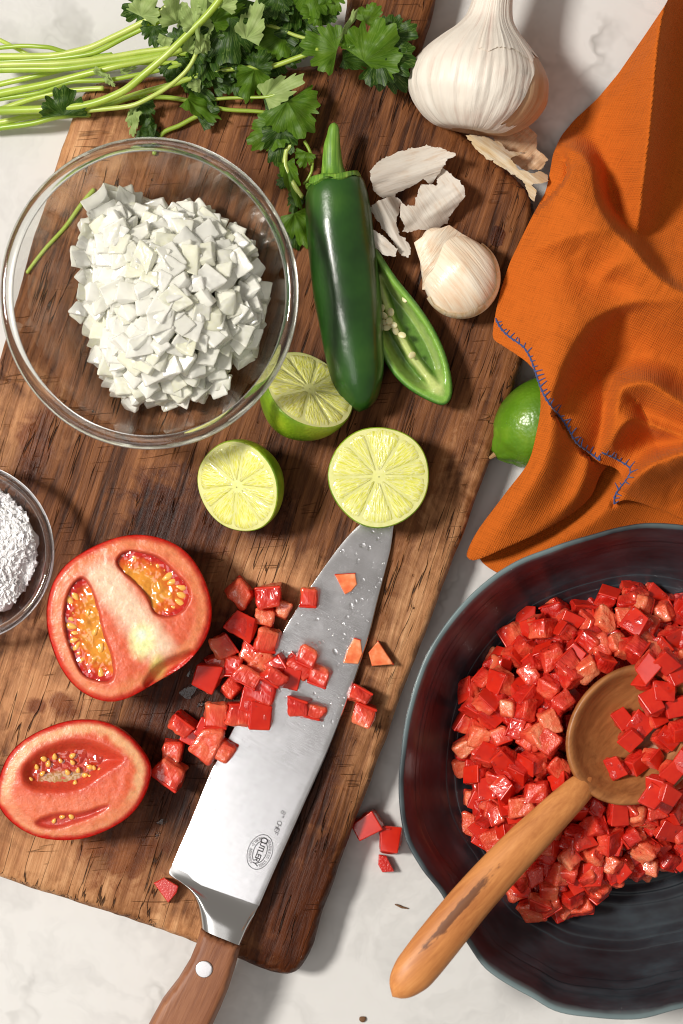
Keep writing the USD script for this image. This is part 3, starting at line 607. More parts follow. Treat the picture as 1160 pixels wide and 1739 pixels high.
etch = mat("etched_print", {"p": ("principled_bsdf", {"base_color": (0.03, 0.026, 0.028), "roughness": 0.6})}, [])
N, L = wood("handle", [(0.28, (0.085, 0.026, 0.012)), (0.42, (0.19, 0.066, 0.029)), (0.55, (0.28, 0.110, 0.050)), (0.7, (0.37, 0.17, 0.085))], along=math.radians(25), fine=(520, 26), broad=(150, 11), bump=0.45, rough=0.5, dist=0.0005)
handle_mat = mat("handle_wood", N, L)

KN0, KN1 = np.array([640.0, 905.0]), np.array([395.0, 1500.0])
def kz(x, y):
    """Height of the blade's upper face: it rises from the tip to the bolster."""
    t = ((np.asarray(x) - KN0[0]) * (KN1 - KN0)[0] + (np.asarray(y) - KN0[1]) * (KN1 - KN0)[1]) / ((KN1 - KN0) @ (KN1 - KN0))
    return ZB + 0.0026 + 0.0072 * np.clip(t, -0.2, 1.4)
knife = thing("chef_knife", "chef's knife with a wet steel blade and brown riveted wooden handle, lying across the board", "knife", W(450, 1300, ZB))
EDGE = [(287, 1484), (292, 1470), (324, 1395), (360, 1308), (396, 1238), (437, 1158), (480, 1075), (520, 1008), (560, 950), (588, 914), (612, 890), (640, 872), (664, 860)]
SPINE = [(672, 862), (669, 890), (664, 930), (655, 968), (641, 1022), (628, 1075), (610, 1132), (588, 1195), (560, 1268), (524, 1348), (492, 1420), (462, 1487), (440, 1538)]
es, ss = spline(EDGE, 70), spline(SPINE, 70)[::-1]   # both heel -> tip after the flip below
es = spline(EDGE, 70); ss = spline(SPINE[::-1], 70)
def blade_mesh():
    cols = np.array([0.0, 0.006, 0.03, 0.08, 0.2, 0.4, 0.6, 0.8, 0.93, 0.985, 1.0]); th = np.array([0.00012, 0.0002, 0.0004, 0.0007, 0.0010, 0.0013, 0.0016, 0.0019, 0.0021, 0.0021, 0.0017])
    T, B = [], []
    for e, s_ in zip(es, ss):
        p = e[None] * (1 - cols[:, None]) + s_[None] * cols[:, None]; z = kz(p[:, 0], p[:, 1])
        T.append(W(p[:, 0], p[:, 1], z - (0.0021 - th) * 0.55)); B.append(W(p[:, 0], p[:, 1], z - 0.0021 * 0.55 - th * 0.5))
    nu, nv = len(es), len(cols); T, B = np.vstack(T), np.vstack(B); F = grid_faces(nu, nv); n = nu * nv
    S = []
    for i in range(nu - 1):
        S += [[i * nv, i * nv + nv + n, i * nv + nv], [i * nv, i * nv + n, i * nv + nv + n]]
        a, b = i * nv + nv - 1, i * nv + 2 * nv - 1
        S += [[a, b, b + n], [a, b + n, a + n]]
    for j in range(nv - 1):
        S += [[j, j + 1, j + 1 + n], [j, j + 1 + n, j + n]]; q = (nu - 1) * nv
        S += [[q + j, q + j + n, q + j + 1 + n], [q + j, q + j + 1 + n, q + j + 1]]
    m = trimesh.Trimesh(np.vstack([T, B]), np.vstack([F, F[:, ::-1] + n, S]), process=False); trimesh.repair.fix_normals(m)
    return m
bld = part(knife, "blade", blade_mesh(), steel, smooth=30)
def slab(outline, zc, half, r, step, mat_, name, zfun=None, crown=0.0):
    """A rounded slab over an image outline: edges rolled over with radius r, faces slightly crowned."""
    P = Polygon(outline); rows = []
    ring = np.array(P.exterior.coords)[:-1]
    prof = [(0, 0.0)] + [(r * (1 - math.cos(a)), r * math.sin(a)) for a in np.linspace(0.2, math.pi / 2, 7)]
    pts, tri, nr = poly_grid(P, step); d = np.clip(poly_dist(P, pts[:, 0], pts[:, 1]) * MM, 0, None)
    ins = np.where(d < r, np.sqrt(np.clip(r * r - (r - d) ** 2, 0, None)), r) - r
    cr = crown * (1 - np.exp(-d / 0.006))
    zc_ = zc(pts[:, 0], pts[:, 1]) if callable(zc) else zc
    zt = zc_ + half + ins + cr; zb = zc_ - half - ins - cr
    n = len(pts); V = np.vstack([W(pts[:, 0], pts[:, 1], zt), W(pts[:, 0], pts[:, 1], zc_ + 0 * zt)])
    V = np.vstack([W(pts[:, 0], pts[:, 1], zt), np.c_[W(pts[:, 0], pts[:, 1], zt)[:, :2], zb]])
    i = np.arange(nr); j = (i + 1) % nr
    m = trimesh.Trimesh(V, np.vstack([tri[:, ::-1], tri + n, np.stack([i, j, j + n], 1), np.stack([i, j + n, i + n], 1)]), process=False); trimesh.repair.fix_normals(m)
    return m
# bolster: a blended wedge that thickens from the blade to the handle
BO_T = [(292, 1471), (302, 1476), (330, 1490), (360, 1505), (392, 1520), (420, 1531), (441, 1535)]          # where it meets the blade
BO_B = [(342, 1579), (354, 1584), (367, 1590), (380, 1595), (392, 1600), (402, 1604), (409, 1606)]          # where it meets the handle
BO_L = [(286, 1483), (310, 1501), (328, 1519), (336, 1540), (340, 1560)]
def bolster_mesh():
    nt, ns = 26, 30; top, bot = spline(BO_T, ns), spline(BO_B, ns); V = []
    left = spline([BO_T[0], (287, 1484), (300, 1494), (316, 1506), (328, 1520), (336, 1541), (340, 1562), BO_B[0]], nt); right = spline([BO_T[-1], (432, 1553), (421, 1580), BO_B[-1]], nt)
    u = np.linspace(0, 1, ns)
    for i in range(nt):
        t = i / (nt - 1)
        a = top * (1 - t) + bot * t; a0, a1 = a[0], a[-1]
        row = a + (left[i] - a0)[None] * ((1 - u) ** 2)[:, None] + (right[i] - a1)[None] * (u ** 2)[:, None]
        lift = 0.0004 + 0.0056 * sstep(0.0, 0.75, t)
        prof_ = np.sqrt(np.clip(1 - np.abs(2 * u - 1) ** 5, 0, 1)) * 0.85 + 0.15
        V.append(np.c_[row, kz(row[:, 0], row[:, 1]) - 0.001 + lift * prof_, kz(row[:, 0], row[:, 1]) - 0.0012 - lift * prof_ * 0.9])
    V = np.array(V).reshape(-1, 4); n = len(V); T = W(V[:, 0], V[:, 1], V[:, 2]); B = np.c_[T[:, :2], V[:, 3]]
    F = grid_faces(nt, ns); S = []
    per = [i for i in range(ns)] + [i * ns + ns - 1 for i in range(1, nt)] + [(nt - 1) * ns + i for i in range(ns - 2, -1, -1)] + [i * ns for i in range(nt - 2, 0, -1)]
    for a, b in zip(per, per[1:] + per[:1]): S += [[a, b, b + n], [a, b + n, a + n]]
    m = trimesh.Trimesh(np.vstack([T, B]), np.vstack([F, F[:, ::-1] + n, S]), process=False); trimesh.repair.fix_normals(m)
    return m
part(knife, "bolster", bolster_mesh(), bolster_steel, smooth=40)
HAND = [(341, 1578), (354, 1583), (367, 1589), (380, 1594), (392, 1599), (409, 1606), (400, 1640), (388, 1678), (374, 1712), (360, 1742), (335, 1800), (300, 1880), (262, 1930), (215, 1925), (195, 1880), (222, 1800), (254, 1738), (275, 1700), (302, 1665), (322, 1632), (333, 1605)]
hz = lambda x, y: kz(x, y) - 0.0012
hnd = part(knife, "handle", slab(HAND, hz, 0.0074, 0.0042, 5.0, handle_mat, "handle", crown=0.0006), handle_mat, smooth=60)
rv = trimesh.creation.cylinder(radius=0.0042, height=0.0012, sections=40); rc = W(346.5, 1646, kz(346, 1646) + 0.0069); rv = hull_of([((0.0037 * math.cos(a), 0.0037 * math.sin(a), 0), 0.0005) for a in np.linspace(0, 2 * np.pi, 40, endpoint=False)] , 1); rv.apply_translation(rc)
rivet_m = mat("rivet_aluminium", {"p": ("principled_bsdf", {"base_color": (0.74, 0.72, 0.74), "metallic": 1.0, "roughness": 0.34})}, [])
part(hnd, "rivet", rv, rivet_m, smooth=40)
# etched print: 8" CHEF and the oval mark
bdir = W(437, 1450, ZB) - W(487, 1360, ZB); bang = math.atan2(bdir[1], bdir[0])     # lettering runs from the tip towards the handle
def place_text(txt, px, py, h, ang, bold=False):
    m = meshkit.text_mesh(txt, h, 0.00012, bold); m.apply_translation([-m.bounds[:, 0].mean(), -h / 2, 0])
    m.apply_transform(trimesh.transformations.rotation_matrix(ang, [0, 0, 1])); z = float(kz(px, py)) - 0.00008; m.apply_translation(W(px, py, z)); return m
def mono(txt, p0, p1, h, bold=False):
    out = []
    for i, ch in enumerate(txt):
        if ch == " ": continue
        t = i / (len(txt) - 1); out.append(place_text(ch, p0[0] + (p1[0] - p0[0]) * t, p0[1] + (p1[1] - p0[1]) * t, h, bang, bold))
    return out
part(bld, "lettering", trimesh.util.concatenate(mono('8" CHEF', (481, 1380), (468.5, 1415), 0.0024)), etch, smooth=False, label='small dark lettering reading 8" CHEF')
oc = np.array([441.5, 1447.0]); od_ = (W(422, 1470, 0) - W(461, 1424, 0)); od_ = np.array([-0.36, -0.93]); oa = math.atan2(od_[1], od_[0])
marks = []
def oval_pt(a, ra, rb):
    x, y = ra * math.cos(a), rb * math.sin(a); ca, sa = math.cos(oa), math.sin(oa)
    return oc[0] + (x * ca - y * sa), oc[1] - (x * sa + y * ca)
for ra, rb, r, a0_, a1_ in ((30.5, 20.5, 0.00016, 0, 2 * np.pi), (19.5, 11.0, 0.0002, 0.5, np.pi - 0.5), (19.5, 11.0, 0.0002, np.pi + 0.5, 2 * np.pi - 0.5)):
    aa = np.linspace(a0_, a1_, 70); q = np.array([oval_pt(a, ra, rb) for a in aa]); marks.append(trimesh.Trimesh(*tube(W(q[:, 0], q[:, 1], kz(q[:, 0], q[:, 1]) + 0.00003), r, 5, 0.3), process=False))
for i, ch in enumerate("CUTLERY"):
    x, y = oval_pt(math.pi - math.pi * 0, (3 - i) * 6.6, 0); off = 3.2 * math.sin((i - 3) / 3 * 1.2) * 0
    x, y = oval_pt(0, (i - 3) * 6.9, 0); marks.append(place_text(ch, x, y, 0.0026 if i else 0.0034, oa, True))
def arc_text(txt, a0_, a1_, flip):
    for i, ch in enumerate(txt):
        if ch == " ": continue
        a = a0_ + (a1_ - a0_) * i / (len(txt) - 1); x, y = oval_pt(a, 25.2, 15.8); x2, y2 = oval_pt(a + 0.05, 25.2, 15.8)
        t = math.atan2(-(y2 - y), x2 - x) + (0 if flip else math.pi); marks.append(place_text(ch, x, y, 0.00135, t))
arc_text("STAINLESS STEEL", math.pi - 0.45, 0.45, False); arc_text("WORLD MARKET", math.pi + 0.5, 2 * math.pi - 0.5, True)
part(bld, "oval_mark", trimesh.util.concatenate(marks), etch, smooth=False, label="oval etched mark reading CUTLERY, STAINLESS STEEL and WORLD MARKET")
# water on the blade
water = mat("water", {"p": ("principled_bsdf", {"base_color": (1, 1, 1), "transmission_weight": 1.0, "roughness": 0.0, "ior": 1.33})}, [])
wr = np.random.default_rng(31); drops = []
def droplet(x, y, r, el=1.0, ang=0.0, z=None):
    m = trimesh.creation.icosphere(2, 1.0); v = m.vertices.copy(); v[:, 2] = np.maximum(v[:, 2], -0.05) * 0.55; v *= r; v[:, 0] *= el
    v = v @ trimesh.transformations.rotation_matrix(ang, [0, 0, 1])[:3, :3].T
    return trimesh.Trimesh(v + W(x, y, float(kz(x, y)) + 0.00002 if z is None else z), m.faces, process=False)
blade_poly = Polygon(np.vstack([es, ss[::-1]])).buffer(-6)
big = [(615, 926, 3.5), (627, 931, 3), (581, 936, 3.2), (604, 941, 2.6), (607, 953, 3), (633, 903, 2), (641, 915, 2.2), (633, 956, 2), (651, 957, 2), (616, 985, 3.5), (596, 1030, 4), (604, 1022, 3), (613, 1018, 3), (589, 1048, 2.6), (583, 1060, 3), (569, 1107, 4.2), (583, 1078, 3), (536, 1098, 3), (542, 1093, 3.2), (548, 1090, 2.6), (530, 1093, 2.4), (538, 1052, 3), (489, 1110, 3), (479, 1106, 2.4), (491, 1122, 2.4), (534, 1177, 2.6), (485, 1184, 2.4), (573, 1130, 2.4), (562, 1195, 2), (583, 1185, 2), (580, 1198, 2.4), (564, 1226, 2.6), (548, 1233, 2.2), (540, 1185, 2), (645, 985, 3.2), (641, 992, 3.4), (637, 998, 2.2), (505, 1060, 2), (513, 1045, 2), (559, 1070, 2.2), (597, 1085, 2)]
for x, y, r in big:
    drops.append(droplet(x, y, r * MM, wr.uniform(1.0, 1.7), wr.uniform(0, 3)))
for _ in range(170):
    x, y = wr.uniform(470, 665), wr.uniform(890, 1240)
    if blade_poly.contains(Point(x, y)): drops.append(droplet(x, y, wr.uniform(0.7, 1.6) * MM, wr.uniform(1, 1.5), wr.uniform(0, 3)))
for x, y in [(357, 1328), (359, 1322), (412, 1256), (416, 1260), (420, 1255), (424, 1268), (396, 1282), (452, 1262), (366, 1375)]: drops.append(droplet(x, y, wr.uniform(1.0, 1.8) * MM))
dm = trimesh.util.concatenate(drops)
single("water_droplets", (dm.vertices, dm.faces), water, "clear water droplets scattered over the steel knife blade", "water", smooth=True, kind="stuff")

# ---------------------------------------------------------------- tomato cubes on the board, the knife and the worktop
brng = np.random.default_rng(77)
PILE = ("red tomato cube in the small pile between the large tomato half and the knife", "tomato cubes piled beside the knife")
def board_z(x, y):
    inb = blade_poly.buffer(6).contains(Point(x, y)); return float(kz(x, y)) if inb else ZB + 0.0006
def lay(px, py, size, ang, label, group=None, tilt=0.15, base=None, k=None, up=False, flat=1.0):
    """One cube resting at a photo point; size in pixels across, up = skin side showing."""
    k = int(brng.integers(len(TPROTO))) if k is None else k; sc = size * MM / 0.0098
    ax_ = brng.uniform(0, 2 * np.pi); R = trimesh.transformations.rotation_matrix(brng.uniform(-tilt, tilt), [math.cos(ax_), math.sin(ax_), 0])[:3, :3] @ trimesh.transformations.rotation_matrix(math.radians(-ang), [0, 0, 1])[:3, :3]
    if not up: R = R @ trimesh.transformations.rotation_matrix(math.pi / 2 * brng.choice([1, -1, 2]), [1, 0, 0])[:3, :3]
    b = board_z(px, py) if base is None else base
    q = TPROTO[k][2] @ R.T * sc; z = b - q[:, 2].min() - 0.0002
    p = W(px, py, z); tomato_kit.place(k, R, (p[0], p[1], z), label, group, sc)
    return z + q[:, 2].max()
for (x, y, s_, a, up, lev) in [(409, 1008, 42, 40, 0, 0), (457, 1012, 40, -12, 0, 0), (450, 1047, 36, 12, 0, 0), (480, 1037, 30, 20, 0, 0), (411, 1062, 44, 25, 1, 0.004), (453, 1086, 44, 15, 0, 0), (379, 1100, 38, 60, 0, 0), (352, 1148, 50, 15, 1, 0), (372, 1132, 36, 70, 0, 0),
                               (396, 1128, 34, 5, 0, 0.004), (426, 1112, 36, 35, 0, 0.003), (449, 1128, 44, 30, 0, 0), (420, 1150, 38, 32, 0, 0.010), (393, 1168, 38, 40, 0, 0.001), (443, 1172, 44, 10, 0, 0), (465, 1152, 38, 35, 0, 0.008), (470, 1132, 36, 50, 0, 0), (495, 1150, 36, 20, 1, 0), (430, 1190, 36, 20, 1, 0),
                               (368, 1214, 50, 3, 0, 0), (360, 1240, 40, 25, 1, 0), (408, 1212, 40, 4, 0, 0), (442, 1214, 42, 3, 1, 0), (309, 1231, 40, 40, 0, 0), (325, 1247, 32, 25, 1, 0), (352, 1262, 46, 28, 0, 0.002), (373, 1272, 42, 33, 0, 0.004), (293, 1278, 42, 8, 0, 0), (290, 1312, 46, 35, 0, 0)]:
    lb = {(411, 1062): "long dark red tomato piece, skin side up, standing at the pile's upper edge", (352, 1148): "largest dark red tomato piece of the pile, beside the tomato half's stem scar", (290, 1312): "lowest tomato cube of the pile, next to the oblong tomato half", (309, 1231): "tomato cube at the pile's left edge between both tomato halves", (409, 1008): "topmost tomato cube of the pile, nearest to the tilted lime half"}.get((x, y), PILE[0])
    lay(x, y, s_, a, lb, PILE[1], up=bool(up), base=board_z(x, y) + lev)
ONK = ("orange-red tomato cube clinging to the wet middle of the knife blade", "tomato cubes on the knife blade")
for (x, y, s_, a, lev, lb) in [(522, 1114, 36, 30, 0.006, "orange-lit tomato cube on top of two others on the knife blade"), (542, 1146, 38, 25, 0, "pink tomato cube on the blade, the nearest of its three to the spine"), (507, 1132, 36, 40, 0, "red tomato cube on the blade, half under the orange-lit cube"), (508, 1201, 38, 8, 0, "red tomato cube on the blade, touching a paler cube on its right"), (533, 1210, 36, 18, 0.001, "paler tomato cube on the blade, touching a red cube on its left")]: lay(x, y, s_, a, lb, ONK[1], base=board_z(x, y) + lev)
lay(526, 1014, 38, 3, "square red tomato cube straddling the blade's sharp edge, apart from the pile", k=0)
def wedge(name, pts, h, label, skin_top=True, z=None, mats=(None, None)):
    """A thin tomato scrap with its own outline."""
    c = np.mean(pts, 0); b = board_z(*c) if z is None else z
    n = thing(name, label, "tomato scrap", W(c[0], c[1], b))
    part(n, "flesh", hull_of([(W((p[0] - c[0]) * 0.96 + c[0], (p[1] - c[1]) * 0.96 + c[1], b + 0.0004), 0.0004) for p in pts] + [(W((p[0] - c[0]) * 0.9 + c[0], (p[1] - c[1]) * 0.9 + c[1], b + h), 0.0005) for p in pts], 1), mats[0] or scrap_flesh, smooth=40)
    if skin_top: e = np.array(pts); part(n, "skin", hull_of([(W((p[0] - c[0]) * 0.98 + c[0], (p[1] - c[1]) * 0.98 + c[1], b + h * q), 0.0004) for p in (e[0], e[1]) for q in (0.1, 0.95)], 1), tomato_skin, smooth=40)
wedge("tomato_scrap", [(569, 976), (603, 974), (606, 992), (596, 1004), (586, 1009)], 0.0035, "pale thin tomato scrap lying alone high on the knife blade")
wedge("tomato_scrap", [(602, 1084), (612, 1087), (615, 1110), (608, 1128), (583, 1126), (590, 1104)], 0.004, "orange tomato scrap near the spine of the knife blade")
wedge("tomato_scrap", [(642, 1089), (668, 1128), (632, 1131), (626, 1108)], 0.0055, "dark orange three-cornered tomato scrap on the board right of the knife")
lay(612, 1181, 36, 30, "deep red tomato cube on the board under the knife's spine, upper of two"); lay(617, 1213, 42, 20, "deep red tomato cube on the board under the knife's spine, lower of two", up=False)
wedge("tomato_scrap", [(262, 1500), (279, 1491), (303, 1505), (300, 1516), (286, 1533), (276, 1519)], 0.006, "ragged pink tomato scrap beside the knife's bolster", mats=(tomato_flesh, None))
lay(625, 1399, 40, -30, "dark red tomato cube on the marble in the board's shade", base=0.0002, up=True)
lay(662, 1426, 40, 8, "tomato cube lying on the marble against the stoneware bowl", base=0.0002, up=True)
wedge("tomato_scrap", [(644, 1452), (656, 1455), (669, 1480), (650, 1481), (643, 1468)], 0.005, "tiny red tomato scrap alone on the marble", z=0.0002, mats=(tomato_flesh, None))
# ---------------------------------------------------------------- limes
rind = mat("lime_rind", {"t": TC, "v": ("voronoi_texture", {"scale": 620.0}), "b": ("bump", {"strength": 0.28, "distance": 0.0005, "invert": True}),
    "n": ("noise_texture", {"scale": 55.0, "detail": 4.0}), "r": ("rgb_ramp", {"ramp": [(0.3, (0.095, 0.20, 0.008)), (0.5, (0.20, 0.33, 0.012)), (0.72, (0.42, 0.50, 0.03))]}),
    "p": ("principled_bsdf", {"roughness": 0.32, "specular_ior_level": 0.5, "subsurface_weight": 0.1, "subsurface_radius": (0.6, 1, 0.1), "subsurface_scale": 0.002})},
    [("t.object", "v.vector"), ("v.distance", "b.height"), ("b.normal", "p.normal"), ("t.object", "n.vector"), ("n.fac", "r.fac"), ("r.color", "p.base_color")])
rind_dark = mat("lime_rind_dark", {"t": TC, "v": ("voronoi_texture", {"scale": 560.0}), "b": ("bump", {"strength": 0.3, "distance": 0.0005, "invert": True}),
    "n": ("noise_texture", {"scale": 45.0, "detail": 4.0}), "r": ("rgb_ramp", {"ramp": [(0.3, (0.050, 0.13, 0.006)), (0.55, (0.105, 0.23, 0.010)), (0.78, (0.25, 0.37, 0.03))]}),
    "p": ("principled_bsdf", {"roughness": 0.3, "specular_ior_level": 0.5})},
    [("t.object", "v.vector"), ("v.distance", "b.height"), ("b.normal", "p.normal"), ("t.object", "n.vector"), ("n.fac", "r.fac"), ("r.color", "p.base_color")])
pith = mat("lime_pith", {"t": TC, "n": ("noise_texture", {"scale": 300.0, "detail": 3.0}), "r": ("rgb_ramp", {"ramp": [(0.3, (0.78, 0.79, 0.24)), (0.7, (0.88, 0.87, 0.36))]}), "b": ("bump", {"strength": 0.2, "distance": 0.0003}), "p": ("principled_bsdf", {"roughness": 0.35, "subsurface_weight": 0.3, "subsurface_radius": (1, 1, 0.4), "subsurface_scale": 0.002})},
    [("t.object", "n.vector"), ("n.fac", "r.fac"), ("r.color", "p.base_color"), ("n.fac", "b.height"), ("b.normal", "p.normal")])
pulp = mat("lime_pulp", {"uv": TC, "m": ("mapping", {"scale": (26.0, 3.2, 1.0)}), "n": ("noise_texture", {"scale": 1.0, "detail": 4.0, "roughness": 0.55, "distortion": 0.5}), "vo": ("voronoi_texture", {"scale": 1.0, "feature": "distance_to_edge"}), "m2": ("mapping", {"scale": (16.0, 3.4, 1.0)}),
    "r": ("rgb_ramp", {"ramp": [(0.26, (0.60, 0.60, 0.05)), (0.48, (0.80, 0.79, 0.12)), (0.72, (0.93, 0.91, 0.34))]}), "vr": ("map_range", {"from_min": 0.0, "from_max": 0.16, "to_min": 0.55, "to_max": 0.0, "clamp": True}), "mx": ("mix_color", {"b": (0.90, 0.90, 0.52)}),
    "h": ("math", {"math_type": "add"}), "b": ("bump", {"strength": 0.55, "distance": 0.0007}),
    "p": ("principled_bsdf", {"roughness": 0.16, "specular_ior_level": 0.5, "subsurface_weight": 0.4, "subsurface_radius": (0.95, 1.0, 0.4), "subsurface_scale": 0.0013, "coat_weight": 0.4, "coat_roughness": 0.05})},
    [("uv.UV", "m.vector"), ("m.vector", "n.vector"), ("uv.UV", "m2.vector"), ("m2.vector", "vo.vector"), ("n.fac", "r.fac"), ("vo.distance", "vr.value"), ("r.color", "mx.a"), ("vr.result", "mx.fac"), ("mx.result", "p.base_color"), ("n.fac", "h.value1"), ("vo.distance", "h.value2"), ("h.value", "b.height"), ("b.normal", "p.normal")])
def lime_half(label, centre, normal, R, spin, seed, depth=0.92, nseg=10, core=0.0):
    rng = np.random.default_rng(seed); A = rot_to(normal) @ trimesh.transformations.rotation_matrix(spin, [0, 0, 1])[:3, :3]
    c = np.asarray(centre); t = thing("lime_half", label, "lime half", c)
    X = lambda v: np.asarray(v) @ A.T + c
    n = 88; ph = np.linspace(0.02, np.pi / 2, 26)
    pr = [(max(R * math.sin(a), 1e-4), -R * depth * math.cos(a)) for a in ph]; pr = [(r, z + (-0.0012 * math.exp(-(r / 0.004) ** 2))) for r, z in pr] + [(R * 0.997, 0.0005), (R * 0.985, 0.0009), (R * 0.965, 0.0009)]
    v, f = lathe(pr, n, lambda th, i: 1 + 0.012 * np.sin(3 * th + seed) + 0.008 * np.sin(5 * th))
    part(t, "rind", (X(v), f), rind, smooth=True)
    wobr = lambda th: 1 + 0.012 * np.sin(3 * th + seed) + 0.008 * np.sin(5 * th)
    pv, pf = lathe([(0.0003, 0.0016), (R * 0.3, 0.00135), (R * 0.6, 0.0013), (R * 0.9, 0.0012), (R * 0.975, 0.0010)], n, lambda th, i: wobr(th) if i == 4 else np.ones(n))
    pth = part(t, "pith", (X(pv), pf), pith, smooth=True)
    cuts = np.cumsum(rng.uniform(0.6, 1.4, nseg)); cuts = np.r_[0, cuts / cuts[-1] * 2 * np.pi]; off = rng.normal(0, 0.03, 2) * R
    for s in range(nseg):
        a0_, a1_ = cuts[s], cuts[s + 1]; am = (a0_ + a1_) / 2; half = (a1_ - a0_) / 2
        nu, nv = 16, 11; vv, uv = [], []
        r0, r1 = R * 0.085, R * rng.uniform(0.918, 0.938)
        for i in range(nu):
            q = i / (nu - 1)
            for j in range(nv):
                w = 2 * j / (nv - 1) - 1; gap = 0.00012 + 0.00030 * (1 - q)
                rad = r0 + (r1 - r0) * q; e = max(half - gap / rad * (1.3 - 0.5 * q), 0.02)
                shape = 1 - 0.055 * abs(w) ** 4 * q
                a = am + w * e; edge = max(0, 1 - abs(w) ** 6) * min(1, q * 7) * min(1, (1 - q) * 8)
                vv.append([rad * shape * math.cos(a) + off[0] * (1 - q), rad * shape * math.sin(a) + off[1] * (1 - q), 0.0010 + 0.00075 * edge ** 0.35 + rng.normal(0, 0.00009)])
                uv.append([s * 1.7 + w * half * (0.25 + 0.75 * q), q + s])
        part(pth, "segment", (X(vv), grid_faces(nu, nv)), pulp, smooth=True, uv=np.array(uv))
    return t
RL = 86 * K(ZB + 0.024)
lime_half("lime half lying flat with its round cut face straight up, over the knife's tip", W(643.5, 810, ZB + 0.0245), (0.02, 0.0, 1), RL, 0.4, 1, depth=0.86)
n2 = np.array([-0.46, -0.25, 0.85]); lime_half("lime half tipped to the left, pale cut face to the light and green rind behind", W(405, 826, ZB + 0.0235), n2, 77 * K(ZB + 0.02) * 1.03, 1.1, 2, depth=0.95)
n3 = np.array([0.42, 0.56, 0.71]); lime_half("lime half leaning with its cut face turned up to the right, beside the whole pepper", W(524, 664, ZB + 0.0265), n3, 78 * K(ZB + 0.024) * 1.05, 2.0, 3, depth=1.12)
# whole lime half hidden by the napkin
wl = thing("whole_lime", "whole dark green lime peeping out from under the orange napkin", "lime", W(930, 720, 0.0))
axl = np.array([-0.80, -0.55, 0.0]); axl /= np.linalg.norm(axl); Al = rot_to(axl); cl_ = W(922, 716, 0.0212)
pr = [(0.0003, -0.0300), (0.003, -0.0292), (0.006, -0.0272)] + [(0.0215 * math.sin(a), -0.0262 * math.cos(a)) for a in np.linspace(0.42, np.pi - 0.40, 40)] + [(0.0065, 0.0262), (0.0040, 0.0280), (0.0028, 0.0288), (0.0003, 0.0284)]
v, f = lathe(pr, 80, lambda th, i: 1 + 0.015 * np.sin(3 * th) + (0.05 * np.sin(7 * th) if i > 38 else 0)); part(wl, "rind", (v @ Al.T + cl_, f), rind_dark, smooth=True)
stub = mat("stem_stub", {"p": ("principled_bsdf", {"base_color": (0.30, 0.17, 0.07), "roughness": 0.8})}, [])
part(wl, "stem", tube([cl_ + axl * 0.0275, cl_ + axl * 0.0292, cl_ + axl * 0.0318], [0.0018, 0.0013, 0.0008], 8), stub)
# ---------------------------------------------------------------- halved tomatoes and peppers
colour_wet = lambda name, rough, sss, coat, rad=(1.0, 0.25, 0.12), bump=0.2, bs=700.0: mat(name, {"a": ("attribute", {"attribute": "col"}), "t": TC, "n": ("noise_texture", {"scale": bs, "detail": 3.0}), "b": ("bump", {"strength": bump, "distance": 0.0005}), "n2": ("noise_texture", {"scale": 420.0, "detail": 4.0}), "v": ("map_range", {"from_min": 0.3, "from_max": 0.7, "to_min": 0.88, "to_max": 1.1}), "h": ("hsv", {}),
    "p": ("principled_bsdf", {"roughness": rough, "subsurface_weight": sss, "subsurface_radius": rad, "subsurface_scale": 0.0012, "coat_weight": coat, "coat_roughness": 0.04, "specular_ior_level": 0.5})},
    [("a.color", "h.color"), ("t.object", "n2.vector"), ("n2.fac", "v.value"), ("v.result", "h.value"), ("h.color", "p.base_color"), ("t.object", "n.vector"), ("n.fac", "b.height"), ("b.normal", "p.normal")])
cut_tomato = colour_wet("cut_tomato", 0.36, 0.3, 0.12, bump=0.5)
gel_mat = colour_wet("tomato_gel", 0.10, 0.35, 1.0, bump=0.12, bs=260.0)
seed_mat = mat("tomato_seed", {"p": ("principled_bsdf", {"base_color": (0.94, 0.46, 0.09), "roughness": 0.10, "subsurface_weight": 0.15, "subsurface_radius": (1, 0.7, 0.3), "subsurface_scale": 0.001, "coat_weight": 1.0})}, [])
scar_mat = mat("stem_scar", {"t": TC, "n": ("noise_texture", {"scale": 260.0, "detail": 5.0}), "r": ("rgb_ramp", {"ramp": [(0.3, (0.10, 0.035, 0.012)), (0.6, (0.24, 0.10, 0.035)), (0.8, (0.42, 0.26, 0.08))]}), "b": ("bump", {"strength": 0.8, "distance": 0.001}), "p": ("principled_bsdf", {"roughness": 0.75})},
    [("t.object", "n.vector"), ("n.fac", "r.fac"), ("r.color", "p.base_color"), ("n.fac", "b.height"), ("b.normal", "p.normal")])
def shell_rings(outline, c, ztop, H, pw=0.85, bulge=0.012, n=18, shift=(0, 0)):
    """The rounded underside of a halved fruit below a photo outline, as rings from the cut edge down."""
    V = []
    for a in np.linspace(0, np.pi / 2 * 0.96, n):
        s = math.cos(a) ** pw * (1 + bulge * math.sin(2 * a) * 2); z = ztop - H * math.sin(a); k = math.sin(a)
        q = np.array(c) + (outline - c) * s + np.array(shift) * k; V.append(np.c_[W(q[:, 0], q[:, 1], ztop)[:, :2], np.full(len(q), z)])
    m = len(outline); bottom = V[-1].mean(0)
    V = np.vstack(V + [bottom[None]]); F = grid_faces(n, m, True); j = np.arange(m)
    F = np.vstack([F, np.stack([(n - 1) * m + j, (n - 1) * m + (j + 1) % m, np.full(m, n * m)], 1)])
    mm = trimesh.Trimesh(V, F, process=False); trimesh.repair.fix_normals(mm); return mm
def mixc(a, b, t): return np.asarray(a) * (1 - t[:, None]) + np.asarray(b) * t[:, None]
def N2(x, y, s, seed=0): return meshkit.fbm(np.c_[x * s, y * s, np.full(len(x), seed * 7.3)], 4)
